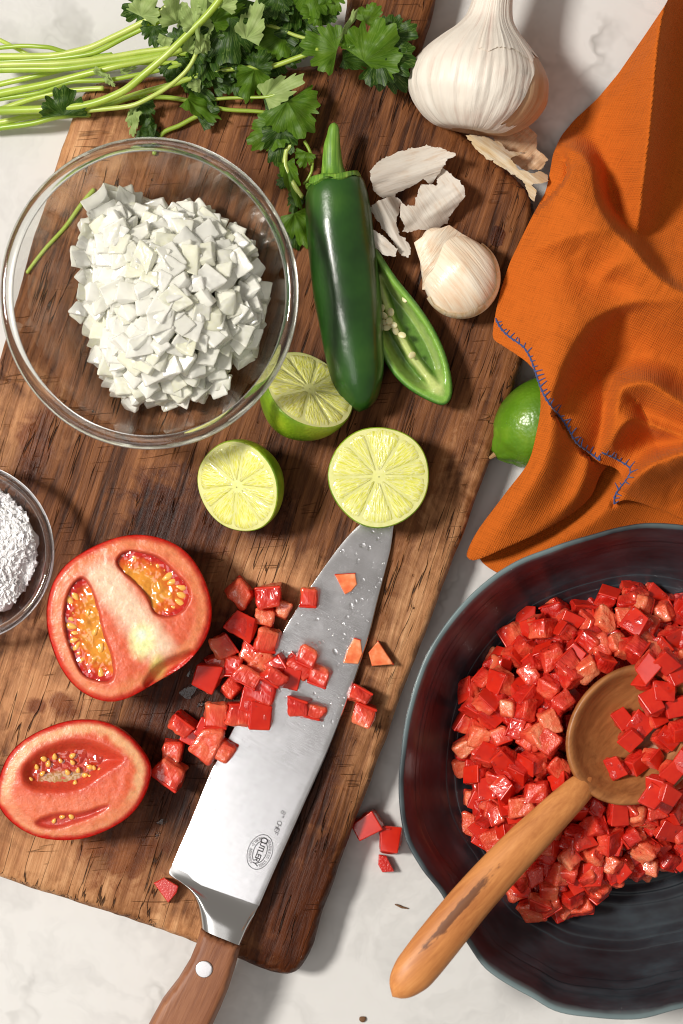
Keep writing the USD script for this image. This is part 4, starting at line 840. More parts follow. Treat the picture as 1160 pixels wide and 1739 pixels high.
def seeds_at(t, pts, ztop, dz, size=(6.0, 3.4), rng=None, lift=0.0, mat_=None):
    for (x, y, a) in pts:
        m = trimesh.creation.icosphere(2, 1.0); v = m.vertices * [1, 1, 1]; v[:, 1] *= 1 - 0.25 * v[:, 0]
        v = v * np.array([size[0], size[1], size[1] * 0.85]) * MM * rng.uniform(0.8, 1.2); v = v @ trimesh.transformations.rotation_matrix(a, [0, 0, 1])[:3, :3].T
        part(t, "seed", (v + W(x, y, ztop - dz + lift), m.faces), mat_ or seed_mat, smooth=True)
def loc_depth(d, depth, w=7.0): return depth * sstep(0, w, d)
trn = np.random.default_rng(41)
# --- large half
T1 = smooth_closed([(236, 908), (300, 926), (336, 964), (356, 1014), (358, 1052), (346, 1089), (312, 1130), (284, 1148), (250, 1168), (198, 1191), (151, 1182), (115, 1152), (90, 1104), (79, 1055), (83, 1010), (102, 970), (140, 938), (185, 917)], 140)
LA = smooth_closed([(140, 980), (154, 994), (170, 1044), (179, 1080), (192, 1116), (190, 1156), (165, 1157), (140, 1146), (122, 1111), (109, 1067), (111, 1020), (123, 992)], 70)
LB = smooth_closed([(237, 937), (270, 946), (297, 970), (318, 992), (324, 1014), (313, 1036), (289, 1048), (262, 1042), (252, 1020), (228, 990), (209, 973), (197, 953), (213, 936)], 70)
Z1 = ZB + 0.033; c1 = np.array([218.0, 1050.0])
t1 = thing("tomato_half", "large round tomato half showing two seed chambers and a brown stem scar", "tomato half", W(218, 1050, ZB))
part(t1, "skin", shell_rings(T1, c1, Z1 - 0.0006, 0.0325, shift=(4, 5)), tomato_skin, smooth=True)
SC1 = np.array([(252, 1161), (264, 1141), (281, 1128), (309, 1117), (324, 1112), (306, 1134), (284, 1150)], float)
def face1(x, y):
    d = poly_dist(T1, x, y); da, db = poly_dist(LA, x, y), poly_dist(LB, x, y); ds = poly_dist(SC1, x, y)
    z = Z1 + 0.0012 * sstep(0, 50, d) - 0.0012 * (1 - sstep(0, 9, d)) + 0.0016 * (N2(x, y, 0.03, 12) - 0.5) - loc_depth(da + 1, 0.0042) - loc_depth(db + 1, 0.0042) - 0.006 * sstep(-12, 6, ds) + 0.0004 * (N2(x, y, 0.12) - 0.5)
    return z
def col1(x, y):
    d = poly_dist(T1, x, y); dl = np.maximum(poly_dist(LA, x, y), poly_dist(LB, x, y)); n = N2(x, y, 0.06, 2) - 0.5
    c = mixc((0.62, 0.02, 0.010), (0.85, 0.215, 0.085), sstep(2, 15, d + 10 * n))
    c = c * (1 - sstep(20, 48, d)[:, None] * 0) ; c = mixc(c, (0.78, 0.100, 0.042), sstep(16, 36, d + 25 * n) * 0.8)
    ax_d = np.abs((x - 200) * 0.80 - (y - 1010) * 0.60 + 0.0) ; core = sstep(42, 10, ax_d + 18 * n) * sstep(15, 45, d)
    c = mixc(c, (0.93, 0.55, 0.37), core)
    r = np.hypot((x - 241) / 26, (y - 1088) / 36); c = mixc(c, (0.90, 0.80, 0.36), sstep(1.15, 0.35, r + 0.5 * n)); c = mixc(c, (0.93, 0.90, 0.70), sstep(0.7, 0.1, np.hypot((x - 240) / 20, (y - 1078) / 22)))
    ds = np.hypot((x - 268) / 16, (y - 1132) / 26); c = mixc(c, (0.82, 0.60, 0.16), sstep(1.2, 0.3, ds) * 0.8)
    return mixc(c, (0.55, 0.055, 0.03), sstep(-4, 1, dl))
(fm, fp) = sheet(T1, face1, 3.0, 0.0012); fv = to_vf(fm)
part(t1, "cut_face", fm, cut_tomato, smooth=True, col=np.vstack([col1(fp[:, 0], fp[:, 1])] * 2))
def gel(t, poly, zface, dz, colf, bumpf, name="seed_gel"):
    zf = lambda x, y: zface - dz + bumpf(x, y)
    m, p = sheet(poly, zf, 2.2, 0.0006); return part(t, name, m, gel_mat, smooth=True, col=np.vstack([colf(p[:, 0], p[:, 1])] * 2))
def gelcol(outer_pts):
    kd = cKDTree(outer_pts)
    def f(x, y):
        d = kd.query(np.c_[x, y])[0]; n = N2(x, y, 0.16, 4) - 0.5
        c = mixc((0.62, 0.014, 0.008), (0.86, 0.11, 0.008), sstep(8, 22, d + 22 * n)); return mixc(c, (0.94, 0.30, 0.03), sstep(20, 40, d + 30 * n))
    return f
bmp = lambda x, y: 0.0030 * (N2(x, y, 0.07, 6) - 0.45) + 0.0006 * (N2(x, y, 0.22, 9) - 0.5)
LAo = spline([(132, 984), (112, 1010), (108, 1050), (112, 1085), (124, 1120), (145, 1150), (180, 1160)], 60); LBo = spline([(205, 934), (240, 936), (275, 947), (300, 972), (320, 994), (326, 1015), (312, 1040), (288, 1052)], 60)
gA_ = gel(t1, LA, Z1, 0.0016, gelcol(LAo), bmp); gB_ = gel(t1, LB, Z1, 0.0016, gelcol(LBo), bmp)
def along(pts, off, step, c):
    P = LineString(pts); out = []
    for s in np.arange(step, P.length - 2, step):
        a, b = P.interpolate(s), P.interpolate(s + 1); d = np.array(c) - (a.x, a.y); d /= np.linalg.norm(d); o_ = off + trn.uniform(-3, 3)
        out.append((a.x + d[0] * o_, a.y + d[1] * o_, math.atan2(-d[1], d[0]) + trn.uniform(-.3, .3)))
    return out
seeds_at(gA_, along(LAo, 15, 16.5, (158, 1075)), Z1, 0.0024, (9.0, 5.0), trn); seeds_at(gB_, along(LBo, 17, 17.5, (255, 1000)), Z1, 0.0024, (9.5, 5.0), trn)
seeds_at(gA_, [(162, 1072, 1.0), (150, 1040, 1.2), (160, 1118, 0.4), (172, 1100, 1.3)], Z1, 0.0014, (8.0, 4.5), trn)
part(t1, "stem_scar", sheet(SC1, lambda x, y: Z1 - 0.0028 - 0.010 * sstep(0, 40, (x - 250) * 0.55 + (y - 1112) * 0.83) + 0.0006 * (N2(x, y, 0.2) - .5), 3.0, 0.001)[0], scar_mat, smooth=True)
# --- oblong half
T2 = smooth_closed([(145, 1222), (183, 1228), (217, 1248), (241, 1275), (254, 1300), (253, 1328), (241, 1359), (217, 1388), (181, 1410), (145, 1423), (104, 1427), (60, 1420), (24, 1400), (2, 1376), (-6, 1350), (0, 1316), (14, 1284), (39, 1258), (72, 1239), (109, 1226)], 140)
LC = smooth_closed([(36, 1306), (48, 1289), (77, 1268), (116, 1256), (157, 1258), (188, 1271), (212, 1290), (195, 1305), (174, 1318), (150, 1335), (126, 1344), (92, 1347), (60, 1344), (40, 1330)], 80)
LD = smooth_closed([(58, 1398), (97, 1380), (135, 1379), (169, 1369), (187, 1367), (169, 1383), (126, 1400), (87, 1409)], 50)
Z2 = ZB + 0.026; c2 = np.array([125.0, 1325.0])
t2 = thing("tomato_half", "smaller oblong tomato half with one long open seed chamber, at the board's left", "tomato half", W(125, 1325, ZB))
part(t2, "skin", shell_rings(T2, c2, Z2 - 0.0006, 0.0257, shift=(6, 2)), tomato_skin, smooth=True)
def face2(x, y):
    d = poly_dist(T2, x, y); dc, dd = poly_dist(LC, x, y), poly_dist(LD, x, y)
    return Z2 + 0.0010 * sstep(0, 40, d) - 0.0012 * (1 - sstep(0, 8, d)) - 0.0062 * sstep(-2, 22, dc) - 0.0024 * sstep(-1, 9, dd) + 0.0006 * (N2(x, y, 0.09, 3) - 0.5)
def col2(x, y):
    d = poly_dist(T2, x, y); dc, dd = poly_dist(LC, x, y), poly_dist(LD, x, y); n = N2(x, y, 0.05, 5) - 0.5
    c = mixc((0.60, 0.016, 0.009), (0.87, 0.38, 0.18), sstep(3, 13, d + 9 * n)); c = mixc(c, (0.78, 0.11, 0.038), sstep(17, 32, d + 26 * n))
    low = sstep(1340, 1365, y + 20 * n); c = mixc(c, (0.78, 0.155, 0.06), low * sstep(4, 14, d) * 0.75)
    c = mixc(c, (0.62, 0.05, 0.022), sstep(-14, 8, dc + 16 * n)); return mixc(c, (0.56, 0.045, 0.025), sstep(-4, 4, dd))
fm, fp = sheet(T2, face2, 3.0, 0.0012); part(t2, "cut_face", fm, cut_tomato, smooth=True, col=np.vstack([col2(fp[:, 0], fp[:, 1])] * 2))
def gc2(x, y):
    n = N2(x, y, 0.13, 8) - 0.5; r = np.hypot((x - 112) / 52, (y - 1322 + 0.06 * (x - 112)) / 15)
    return mixc(mixc((0.47, 0.02, 0.012), (0.58, 0.05, 0.018), sstep(-.2, .2, n)), (0.52, 0.26, 0.10), sstep(1.2, 0.45, r + 1.0 * n))
gC_ = gel(t2, Polygon(LC).buffer(-9), Z2, 0.0050, gc2, lambda x, y: 0.0018 * (N2(x, y, 0.14, 6) - 0.45))
seeds_at(gC_, [(x / 4.143, y / 4.143 + 1200, trn.uniform(0, 3)) for x, y in [(258, 425), (340, 402), (305, 365), (385, 352), (425, 380), (512, 345), (510, 392), (630, 425), (662, 430), (700, 447), (475, 462), (600, 482), (635, 492), (530, 540), (400, 577), (550, 447), (455, 605), (300, 470), (215, 510)]], Z2, 0.0036, (5.2, 3.8), trn)
seeds_at(t2, [(106, 1387, 0.1), (121, 1386, 2.2), (92, 1394, 1.0)], Z2, 0.0012, (5.5, 4.0), trn)

# ---------------------------------------------------------------- jalapenos
pep = mat("pepper_skin", {"t": TC, "n": ("noise_texture", {"scale": 40.0, "detail": 4.0}), "r": ("rgb_ramp", {"ramp": [(0.3, (0.010, 0.040, 0.006)), (0.55, (0.019, 0.072, 0.009)), (0.8, (0.042, 0.115, 0.013))]}), "n2": ("noise_texture", {"scale": 150.0, "detail": 5.0, "roughness": 0.65}), "b": ("bump", {"strength": 0.22, "distance": 0.001}),
    "p": ("principled_bsdf", {"roughness": 0.27, "specular_ior_level": 0.5, "coat_weight": 0.15, "coat_roughness": 0.1})}, [("t.object", "n.vector"), ("n.fac", "r.fac"), ("r.color", "p.base_color"), ("t.object", "n2.vector"), ("n2.fac", "b.height"), ("b.normal", "p.normal")])
stem_green = mat("pepper_stem", {"t": TC, "m": ("mapping", {"scale": (900, 60, 200)}), "n": ("noise_texture", {"scale": 1.0, "detail": 3.0}), "r": ("rgb_ramp", {"ramp": [(0.3, (0.06, 0.16, 0.015)), (0.6, (0.17, 0.33, 0.035)), (0.8, (0.36, 0.48, 0.09))]}), "b": ("bump", {"strength": 0.4, "distance": 0.0005}), "p": ("principled_bsdf", {"roughness": 0.42})},
    [("t.object", "m.vector"), ("m.vector", "n.vector"), ("n.fac", "r.fac"), ("r.color", "p.base_color"), ("n.fac", "b.height"), ("b.normal", "p.normal")])
pw = thing("jalapeno", "whole glossy dark green jalapeno pepper with its stem pointing up the board", "pepper", W(590, 500, ZB))
pp = spline([(566, 299, 4), (566, 300.5, 22), (567, 303, 36), (568, 309, 45), (570, 320, 50), (572, 340, 53.5), (578, 400, 57), (588, 480, 57), (596, 545, 54), (603, 605, 50), (608, 650, 42), (610, 675, 32), (610, 690, 20), (610, 697, 9), (610, 699, 2)], 110)
pz = ZB + 0.0168 + 0 * pp[:, 0]; P3 = W(pp[:, 0], pp[:, 1], pz); v, f = tube(P3, pp[:, 2] * K(ZB + 0.017), 48)
v = v + (meshkit.noise(v * [90, 60, 90], 3) - 0.5)[:, None] * 0.0013 * np.array([1, 0.2, 1]); part(pw, "pepper_body", (v, f), pep, smooth=True)
cv = spline([(566, 297, 12), (566, 299.5, 30), (566, 303, 40), (567, 307, 45), (567.5, 310.5, 47.5)], 14); vv, ff = tube(W(cv[:, 0], cv[:, 1], ZB + 0.0170), (cv[:, 2] + 1.5) * K(ZB + 0.017), 40)
th_ = np.arange(40) * 2 * np.pi / 40; vv[13 * 40:14 * 40, 1] += 0.0011 * np.sin(th_ * 6) ; part(pw, "calyx", (vv, ff), stem_green, smooth=True)
sv = spline([(566, 303, 30), (566, 296, 23), (565, 286, 19), (564, 268, 16.5), (564, 250, 14.5), (566, 230, 11), (567, 216, 8.5), (567.5, 211, 6)], 34); vv, ff = tube(W(sv[:, 0], sv[:, 1], ZB + 0.0175 + 0.0015 * np.linspace(0, 1, 34)), sv[:, 2] * K(ZB + 0.018), 18); part(pw, "stem", (vv, ff), stem_green, smooth=True)
ph_ = thing("jalapeno_half", "halved green jalapeno lying cut side up with pale seeds, right of the whole pepper", "pepper half", W(690, 590, ZB))
H1 = smooth_closed([(632, 418), (652, 440), (676, 475), (706, 512), (736, 556), (755, 596), (766, 636), (767, 672), (756, 687), (730, 681), (695, 661), (668, 635), (648, 603), (630, 560), (615, 510), (608, 460), (615, 425)], 130)
ZH = ZB + 0.0155
part(ph_, "pepper_skin", shell_rings(H1, np.array([690., 580.]), ZH, 0.0152, pw=0.6, bulge=0.02), pep, smooth=True)
AXH = LineString([(640, 470), (665, 545), (700, 605), (742, 660)])
def face3(x, y):
    d = poly_dist(H1, x, y); a = shapely.distance(AXH, shapely.points(x, y)); end = sstep(0, 34, np.hypot(x - 752, y - 672) - 14)
    return ZH + 0.0008 * sstep(0, 5, d) - 0.0105 * sstep(9, 24, d + 1.5 * (N2(x, y, .06) - .5)) * end + 0.0052 * sstep(12, 4, a) * sstep(9, 24, d) * end
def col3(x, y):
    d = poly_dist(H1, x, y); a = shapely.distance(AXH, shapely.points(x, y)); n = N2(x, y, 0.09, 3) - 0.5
    c = mixc((0.045, 0.16, 0.018), (0.20, 0.40, 0.055), sstep(1.5, 6, d)); c = mixc(c, (0.36, 0.50, 0.13), sstep(11, 17, d + 6 * n)); c = mixc(c, (0.085, 0.20, 0.02), sstep(19, 28, d + 6 * n) * 0.95)  # last mix paints the shade of the hollow into the wall colour
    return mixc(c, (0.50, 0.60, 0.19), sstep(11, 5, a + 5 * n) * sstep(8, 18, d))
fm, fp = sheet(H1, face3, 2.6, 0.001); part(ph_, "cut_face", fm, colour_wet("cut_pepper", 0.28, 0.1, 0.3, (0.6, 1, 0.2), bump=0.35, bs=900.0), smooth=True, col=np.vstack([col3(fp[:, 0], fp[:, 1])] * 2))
pseed = mat("pepper_seed", {"p": ("principled_bsdf", {"base_color": (0.78, 0.66, 0.36), "roughness": 0.4, "subsurface_weight": 0.2, "subsurface_scale": 0.002})}, [])
def pseeds(pts, name="seed"):
    for (x, y, a, dz) in pts:
        m = trimesh.creation.icosphere(2, 1.0); v = m.vertices * np.array([7.5, 5.6, 2.4]) * MM; v = v @ rnd_rot(trn, 0.6).T
        part(ph_, name, (v + W(x, y, ZH - dz), m.faces), pseed, smooth=True)
pseeds([(652, 536, 0, .0028), (661, 545, 0, .0018), (668, 552, 0, .002), (657, 556, 0, .0025), (648, 524, 0, .0035), (650, 548, 0, .003), (672, 562, 0, .0025), (683, 569, 0, .0018), (664, 530, 0, .003), (700, 603, 0, .0014), (688, 507, 0, .0008)])

# ---------------------------------------------------------------- garlic
paper = lambda name, ramp, trans=0.35, rough=0.45: mat(name, {"t": TC, "m": ("mapping", {"scale": (22.0, 1.6, 1.0)}), "n": ("noise_texture", {"scale": 1.0, "detail": 5.0, "roughness": 0.6, "distortion": 0.3}), "m2": ("mapping", {"scale": (5.0, 3.0, 1.0)}), "n2": ("noise_texture", {"scale": 1.0, "detail": 3.0}), "a": ("math", {"math_type": "multiply", "value2": 0.5}), "c": ("math", {"math_type": "multiply_add", "value2": 0.5}),
    "r": ("rgb_ramp", {"ramp": ramp}), "b": ("bump", {"strength": 0.8, "distance": 0.0009}), "p": ("principled_bsdf", {"roughness": rough, "specular_ior_level": 0.4}), "tr": ("translucent_bsdf", {}), "x": ("mix_closure", {"fac": trans})},
    [("t.UV", "m.vector"), ("m.vector", "n.vector"), ("t.UV", "m2.vector"), ("m2.vector", "n2.vector"), ("n.fac", "a.value1"), ("n2.fac", "c.value1"), ("a.value", "c.value3"), ("c.value", "r.fac"), ("r.color", "p.base_color"), ("r.color", "tr.color"), ("n.fac", "b.height"), ("b.normal", "p.normal"), ("p.BSDF", "x.closure1"), ("tr.BSDF", "x.closure2")], surface="x.closure")
paper_white = paper("garlic_paper", [(0.27, (0.55, 0.34, 0.30)), (0.37, (0.77, 0.63, 0.54)), (0.47, (0.85, 0.77, 0.67)), (0.70, (0.88, 0.83, 0.74))], 0.12)
paper_thin = paper("garlic_skin_thin", [(0.25, (0.50, 0.30, 0.18)), (0.34, (0.74, 0.60, 0.47)), (0.46, (0.84, 0.77, 0.68)), (0.72, (0.88, 0.84, 0.77))], 0.4)
paper_tan = paper("garlic_skin_tan", [(0.28, (0.40, 0.20, 0.10)), (0.45, (0.58, 0.36, 0.20)), (0.6, (0.70, 0.49, 0.31)), (0.8, (0.80, 0.62, 0.44))], 0.15)
paper_yellow = paper("garlic_skin_yellow", [(0.28, (0.62, 0.38, 0.12)), (0.45, (0.80, 0.64, 0.40)), (0.6, (0.86, 0.78, 0.62)), (0.8, (0.88, 0.83, 0.72))], 0.35)
clove_mat = paper("garlic_clove_skin", [(0.28, (0.66, 0.36, 0.20)), (0.42, (0.80, 0.60, 0.42)), (0.55, (0.86, 0.74, 0.58)), (0.75, (0.88, 0.81, 0.70))], 0.05, 0.24)
gb = thing("garlic_bulb", "whole white garlic bulb with papery skin and stalk lying beside the board", "garlic bulb", W(812, 130, 0))
gA = np.array([0.15, 0.95, 0.10]); gA /= np.linalg.norm(gA); GRt = rot_to(gA); g0 = W(801, 221, 0.0305)
GS = np.array([(0.0002, 0.0005), (0.005, 0.0), (0.009, -0.0008), (0.016, -0.0004), (0.0245, 0.004), (0.0305, 0.0105), (0.0335, 0.0185), (0.0330, 0.0265), (0.0290, 0.0345), (0.0215, 0.0425), (0.0145, 0.0490), (0.0105, 0.0550), (0.0090, 0.0630), (0.0082, 0.0740), (0.0080, 0.0860)])
def bulb_surf(off, th, s):
    """Surface of the bulb at angle th and profile parameter s (0 root .. 1 stalk end)."""
    from scipy.interpolate import CubicSpline as CS
    u = np.linspace(0, 1, len(GS)); r = PchipInterpolator(u, GS[:, 0])(s) + off; z = PchipInterpolator(u, GS[:, 1])(s)
    lobe = np.abs(np.sin(4.5 * (th + 0.25 * np.sin(2 * th)))) ** 0.6
    r = r * (1 + (0.020 * (lobe - 0.7)) * np.exp(-((s - 0.34) / 0.22) ** 2) + 0.018 * (meshkit.noise(np.stack([np.cos(th) * 11, np.sin(th) * 11, s * 2.0], -1), 5) - 0.5) + 0.02 * (meshkit.noise(np.stack([np.cos(th) * 30, np.sin(th) * 30, s * 3.0], -1), 9) - 0.5) + 0.05 * (meshkit.noise(np.stack([np.cos(th) * 3, np.sin(th) * 3, s * 3.0], -1), 12) - 0.5) + 0.05 * (meshkit.noise(np.stack([np.cos(th) * 5 + 9, np.sin(th) * 5, s * 1.2], -1), 8) - .5) * sstep(0.5, 0.8, s))
    if off > 0: r = r + (0.0016 * (meshkit.fbm(np.stack([th * 3.2, s * 11, 0 * s + off * 900], -1), 4) - 0.5) + 0.0010 * (meshkit.fbm(np.stack([th * 9, s * 9 + 4, 0 * s], -1), 3) - 0.5)) * sstep(0.05, 0.2, s) * sstep(0.75, 0.5, s)
    return np.stack([r * np.cos(th), r * np.sin(th), z], -1) @ GRt.T + g0
def bulb_mesh(off, nth=150, ns=64, th0=0, th1=2 * np.pi, s0=lambda t: 0 * t, s1=lambda t: 1 + 0 * t, wrap=True):
    th = np.linspace(th0, th1, nth, endpoint=not wrap); U = np.linspace(0, 1, ns); T, S = np.meshgrid(th, U, indexing="xy"); S = s0(T) + (s1(T) - s0(T)) * S
    v = bulb_surf(off, T.ravel(), S.ravel()); uv = np.c_[T.ravel() / 2 / np.pi * 2.2, S.ravel() * 1.5]
    return (v, grid_faces(ns, nth, wrap)), uv
m_, uv_ = bulb_mesh(0.0); part(gb, "bulb", m_, paper_tan, smooth=True, uv=uv_)
up_t = math.atan2(*( (np.array([0, 0, 1.0]) @ GRt)[[1, 0]]))   # angle of the side that faces the camera
rag = lambda t, a, b, k: a + b * (meshkit.fbm(np.stack([np.cos(t) * k, np.sin(t) * k, 0 * t + 3], -1), 4) - 0.5)
lft = bulb_surf(0, np.array([up_t + 0.7]), np.array([0.4]))[0] - bulb_surf(0, np.array([up_t]), np.array([0.4]))[0]
sg = 1.0 if lft[0] > 0 else -1.0     # direction of growing angle: to the picture's right or left
tr_ = lambda t: sg * (t - up_t)      # angle to the right of the camera side
m_, uv_ = bulb_mesh(0.0007, 150, 60, up_t - 1.75, up_t + 1.75, lambda t: np.clip(rag(t, 0.05, 0.05, 6) + 0.46 * sstep(0.35, 1.0, tr_(t)) + 0.10 * sstep(0.0, 0.3, tr_(t)), 0.0, 0.9), wrap=False); part(gb, "papery_skin", m_, paper_white, smooth=True, uv=uv_)
m_, uv_ = bulb_mesh(0.0014, 70, 26, up_t - 0.35 + 0.2 * sg, up_t + 0.75 + 0.2 * sg, lambda t: np.clip(rag(t, 0.60, 0.10, 4), 0.4, 0.9), lambda t: 1 + 0 * t, wrap=False); part(gb, "papery_skin", m_, paper_white, smooth=True, uv=uv_)
m_, uv_ = bulb_mesh(0.0004, 60, 26, up_t + 0.1 * sg, up_t + 0.95 * sg, lambda t: 0.03 + 0 * t, lambda t: rag(t, 0.27, 0.06, 8), wrap=False); part(gb, "papery_skin", m_, paper_white, smooth=True, uv=uv_)
def skin_piece(name, pts, zf, label, m=None, ang=0.0, step=3.0, thick=0.0001, group=None):
    P = resample(pts, 2.4); r_ = np.random.default_rng(len(pts) * 7 + int(pts[0][0])); P = P + r_.normal(0, 0.4, P.shape) + 2.2 * np.c_[np.sin(np.arange(len(P)) * 0.9 + r_.uniform(0, 6)), np.cos(np.arange(len(P)) * 0.63)] * r_.uniform(0, 1, (len(P), 1)) ** 2
    (v, f), p = sheet(Polygon(P).buffer(0), zf, step, thick); ca, sa = math.cos(ang), math.sin(ang); q = (p - p.mean(0)) / 90.0
    uv = np.c_[q[:, 0] * ca + q[:, 1] * sa, -q[:, 0] * sa + q[:, 1] * ca] * [0.9, 0.9]
    return single(name, (v, f), m or paper_thin, label, "garlic skin", smooth=True, uv=np.vstack([uv, uv]), group=group)
def arch(p0, p1, h, w, base, curl=0.0):
    """Height of a piece that arches over the line p0-p1."""
    p0, p1 = np.array(p0, float), np.array(p1, float); d = (p1 - p0) / np.linalg.norm(p1 - p0); nrm_ = np.array([-d[1], d[0]])
    def f(x, y):
        q = np.c_[x, y] - p0; a = q @ nrm_ / w; s = q @ d / np.linalg.norm(p1 - p0)
        return base + h * np.clip(1 - a * a, -0.15, 1) + curl * (2 * s - 1) ** 2 + 0.0026 * (meshkit.noise(np.c_[a * 3.2, s * 1.6, 0 * a + base * 900], 4) - 0.5) + 0.0009 * (meshkit.noise(np.c_[a * 9, s * 2.5, 0 * a], 5) - 0.5)
    return f
skin_piece("garlic_skin", [(628, 291), (642, 274), (681, 256), (725, 247), (755, 253), (776, 263), (758, 273), (750, 288), (733, 313), (719, 304), (697, 318), (675, 327), (670, 335), (650, 336), (634, 324)], arch((632, 305), (770, 262), 0.0095, 46, ZB + 0.0040, 0.003), "long curved piece of garlic skin, uppermost on the board below the bulb", ang=1.25)
skin_piece("garlic_skin", [(752, 285), (774, 302), (788, 316), (791, 332), (769, 360), (758, 379), (736, 393), (711, 389), (700, 394), (683, 393), (688, 384), (679, 368), (681, 340), (689, 350), (703, 349), (714, 313), (730, 313), (741, 316), (744, 296)], arch((690, 375), (775, 318), 0.0085, 50, ZB + 0.0035, 0.002), "wavy piece of garlic skin just above the loose clove", ang=-0.6)
skin_piece("garlic_skin", [(628, 354), (642, 340), (670, 332), (681, 340), (678, 362), (672, 376), (679, 401), (689, 404), (699, 423), (694, 437), (681, 434), (668, 410), (652, 390), (640, 374)], arch((642, 345), (690, 432), 0.0075, 30, ZB + 0.005, 0.003), "narrow twisted piece of garlic skin against the whole pepper", ang=-0.5)
skin_piece("garlic_skin", [(624, 384), (648, 398), (675, 423), (672, 436), (653, 434), (637, 420)], arch((626, 390), (672, 430), 0.002, 26, ZB + 0.0165), "small dull piece of garlic skin lying over the pepper half's tip", ang=-0.9)
skin_piece("garlic_skin", [(791, 229), (815, 230), (849, 241), (863, 257), (895, 259), (866, 268), (880, 287), (902, 293), (921, 292), (931, 298), (929, 309), (902, 314), (912, 323), (907, 343), (901, 338), (888, 307), (854, 285), (825, 268), (806, 251)], arch((795, 232), (918, 322), 0.009, 34, ZB + 0.003), "yellowish folded garlic skin hanging off the bulb's root along the board's edge", m=paper_yellow, ang=-0.95)
skin_piece("garlic_skin", [(837, 232), (860, 214), (885, 203), (912, 229), (912, 253), (931, 270), (921, 287), (892, 290), (866, 272), (850, 250)], arch((850, 225), (920, 285), 0.004, 50, 0.0150), "thin brown shaded garlic skin under the bulb's right side", m=paper_tan, ang=0.8)
gc = thing("garlic_clove", "single plump garlic clove with torn glossy skin on the board's right side", "garlic clove", W(782, 470, ZB))
def clove_surf(u, v, off=0.0):
    x = np.cos(u) * np.cos(v); y = np.sin(u) * np.cos(v); z = np.sin(v); tip = np.clip(x * -0.62 + y * 0.78, 0, 1) ** 4
    q = np.stack([x * 0.0183, y * 0.0190, z * 0.0135], -1) * (1 + off / 0.018)[..., None] if np.ndim(off) else np.stack([x * (0.0183 + off), y * (0.0190 + off), z * (0.0135 + off)], -1)
    q = q + tip[..., None] * np.array([-0.0055, 0.0085, -0.002]); q[..., 2] += 0.0016 * np.exp(-((x * 0.8 + y * 0.6 - 0.1) / 0.25) ** 2) * np.maximum(z, 0)
    return q + W(783, 472, ZB + 0.0140)
U, Vg = np.meshgrid(np.linspace(0, 2 * np.pi, 80, endpoint=False), np.linspace(-1.5, 1.57, 44)); cvv = clove_surf(U.ravel(), Vg.ravel())
axc = np.array([-0.62, 0.78]); ouv = np.c_[((cvv[:, :2] - cvv[:, :2].mean(0)) @ np.array([0.78, 0.62])) / 0.04, ((cvv[:, :2] - cvv[:, :2].mean(0)) @ axc) / 0.05]
part(gc, "clove", (cvv, grid_faces(44, 80, True)), clove_mat, smooth=True, uv=ouv)
U, Vg = np.meshgrid(np.linspace(math.radians(-150), math.radians(58), 70), np.linspace(0, 1, 14)); lim = 0.42 + 0.35 * (meshkit.fbm(np.stack([U * 2.5, 0 * U, 0 * U + 2], -1)) - 0.5); Vv = -0.9 + (lim + 0.9) * Vg
cv2 = clove_surf(U.ravel(), Vv.ravel(), 0.0009); part(gc, "clove_skin", (cv2, grid_faces(14, 70)), paper_yellow, smooth=True, uv=np.c_[U.ravel() * 0.5, Vv.ravel()])
FL = [(703, 412), (725, 396), (763, 382), (785, 397), (813, 412), (838, 431), (820, 440), (790, 432), (768, 436), (748, 446), (738, 466), (728, 492), (717, 492), (719, 459), (711, 437)]
(v, f), p = sheet(Polygon(resample(FL, 2.5)), lambda x, y: ZB + 0.0195 + 0.0050 * np.cos((x - 735) / 26.0) * np.exp(-((y - 420) / 60) ** 2) - 0.010 * sstep(790, 840, x) - 0.006 * sstep(455, 495, y) , 3.0, 0.0002); q = (p - p.mean(0)) / 80.0
part(gc, "torn_skin", (v, f), clove_mat, smooth=True, uv=np.vstack([q @ np.array([[0.8, 0.6], [0.6, -0.8]])] * 2))
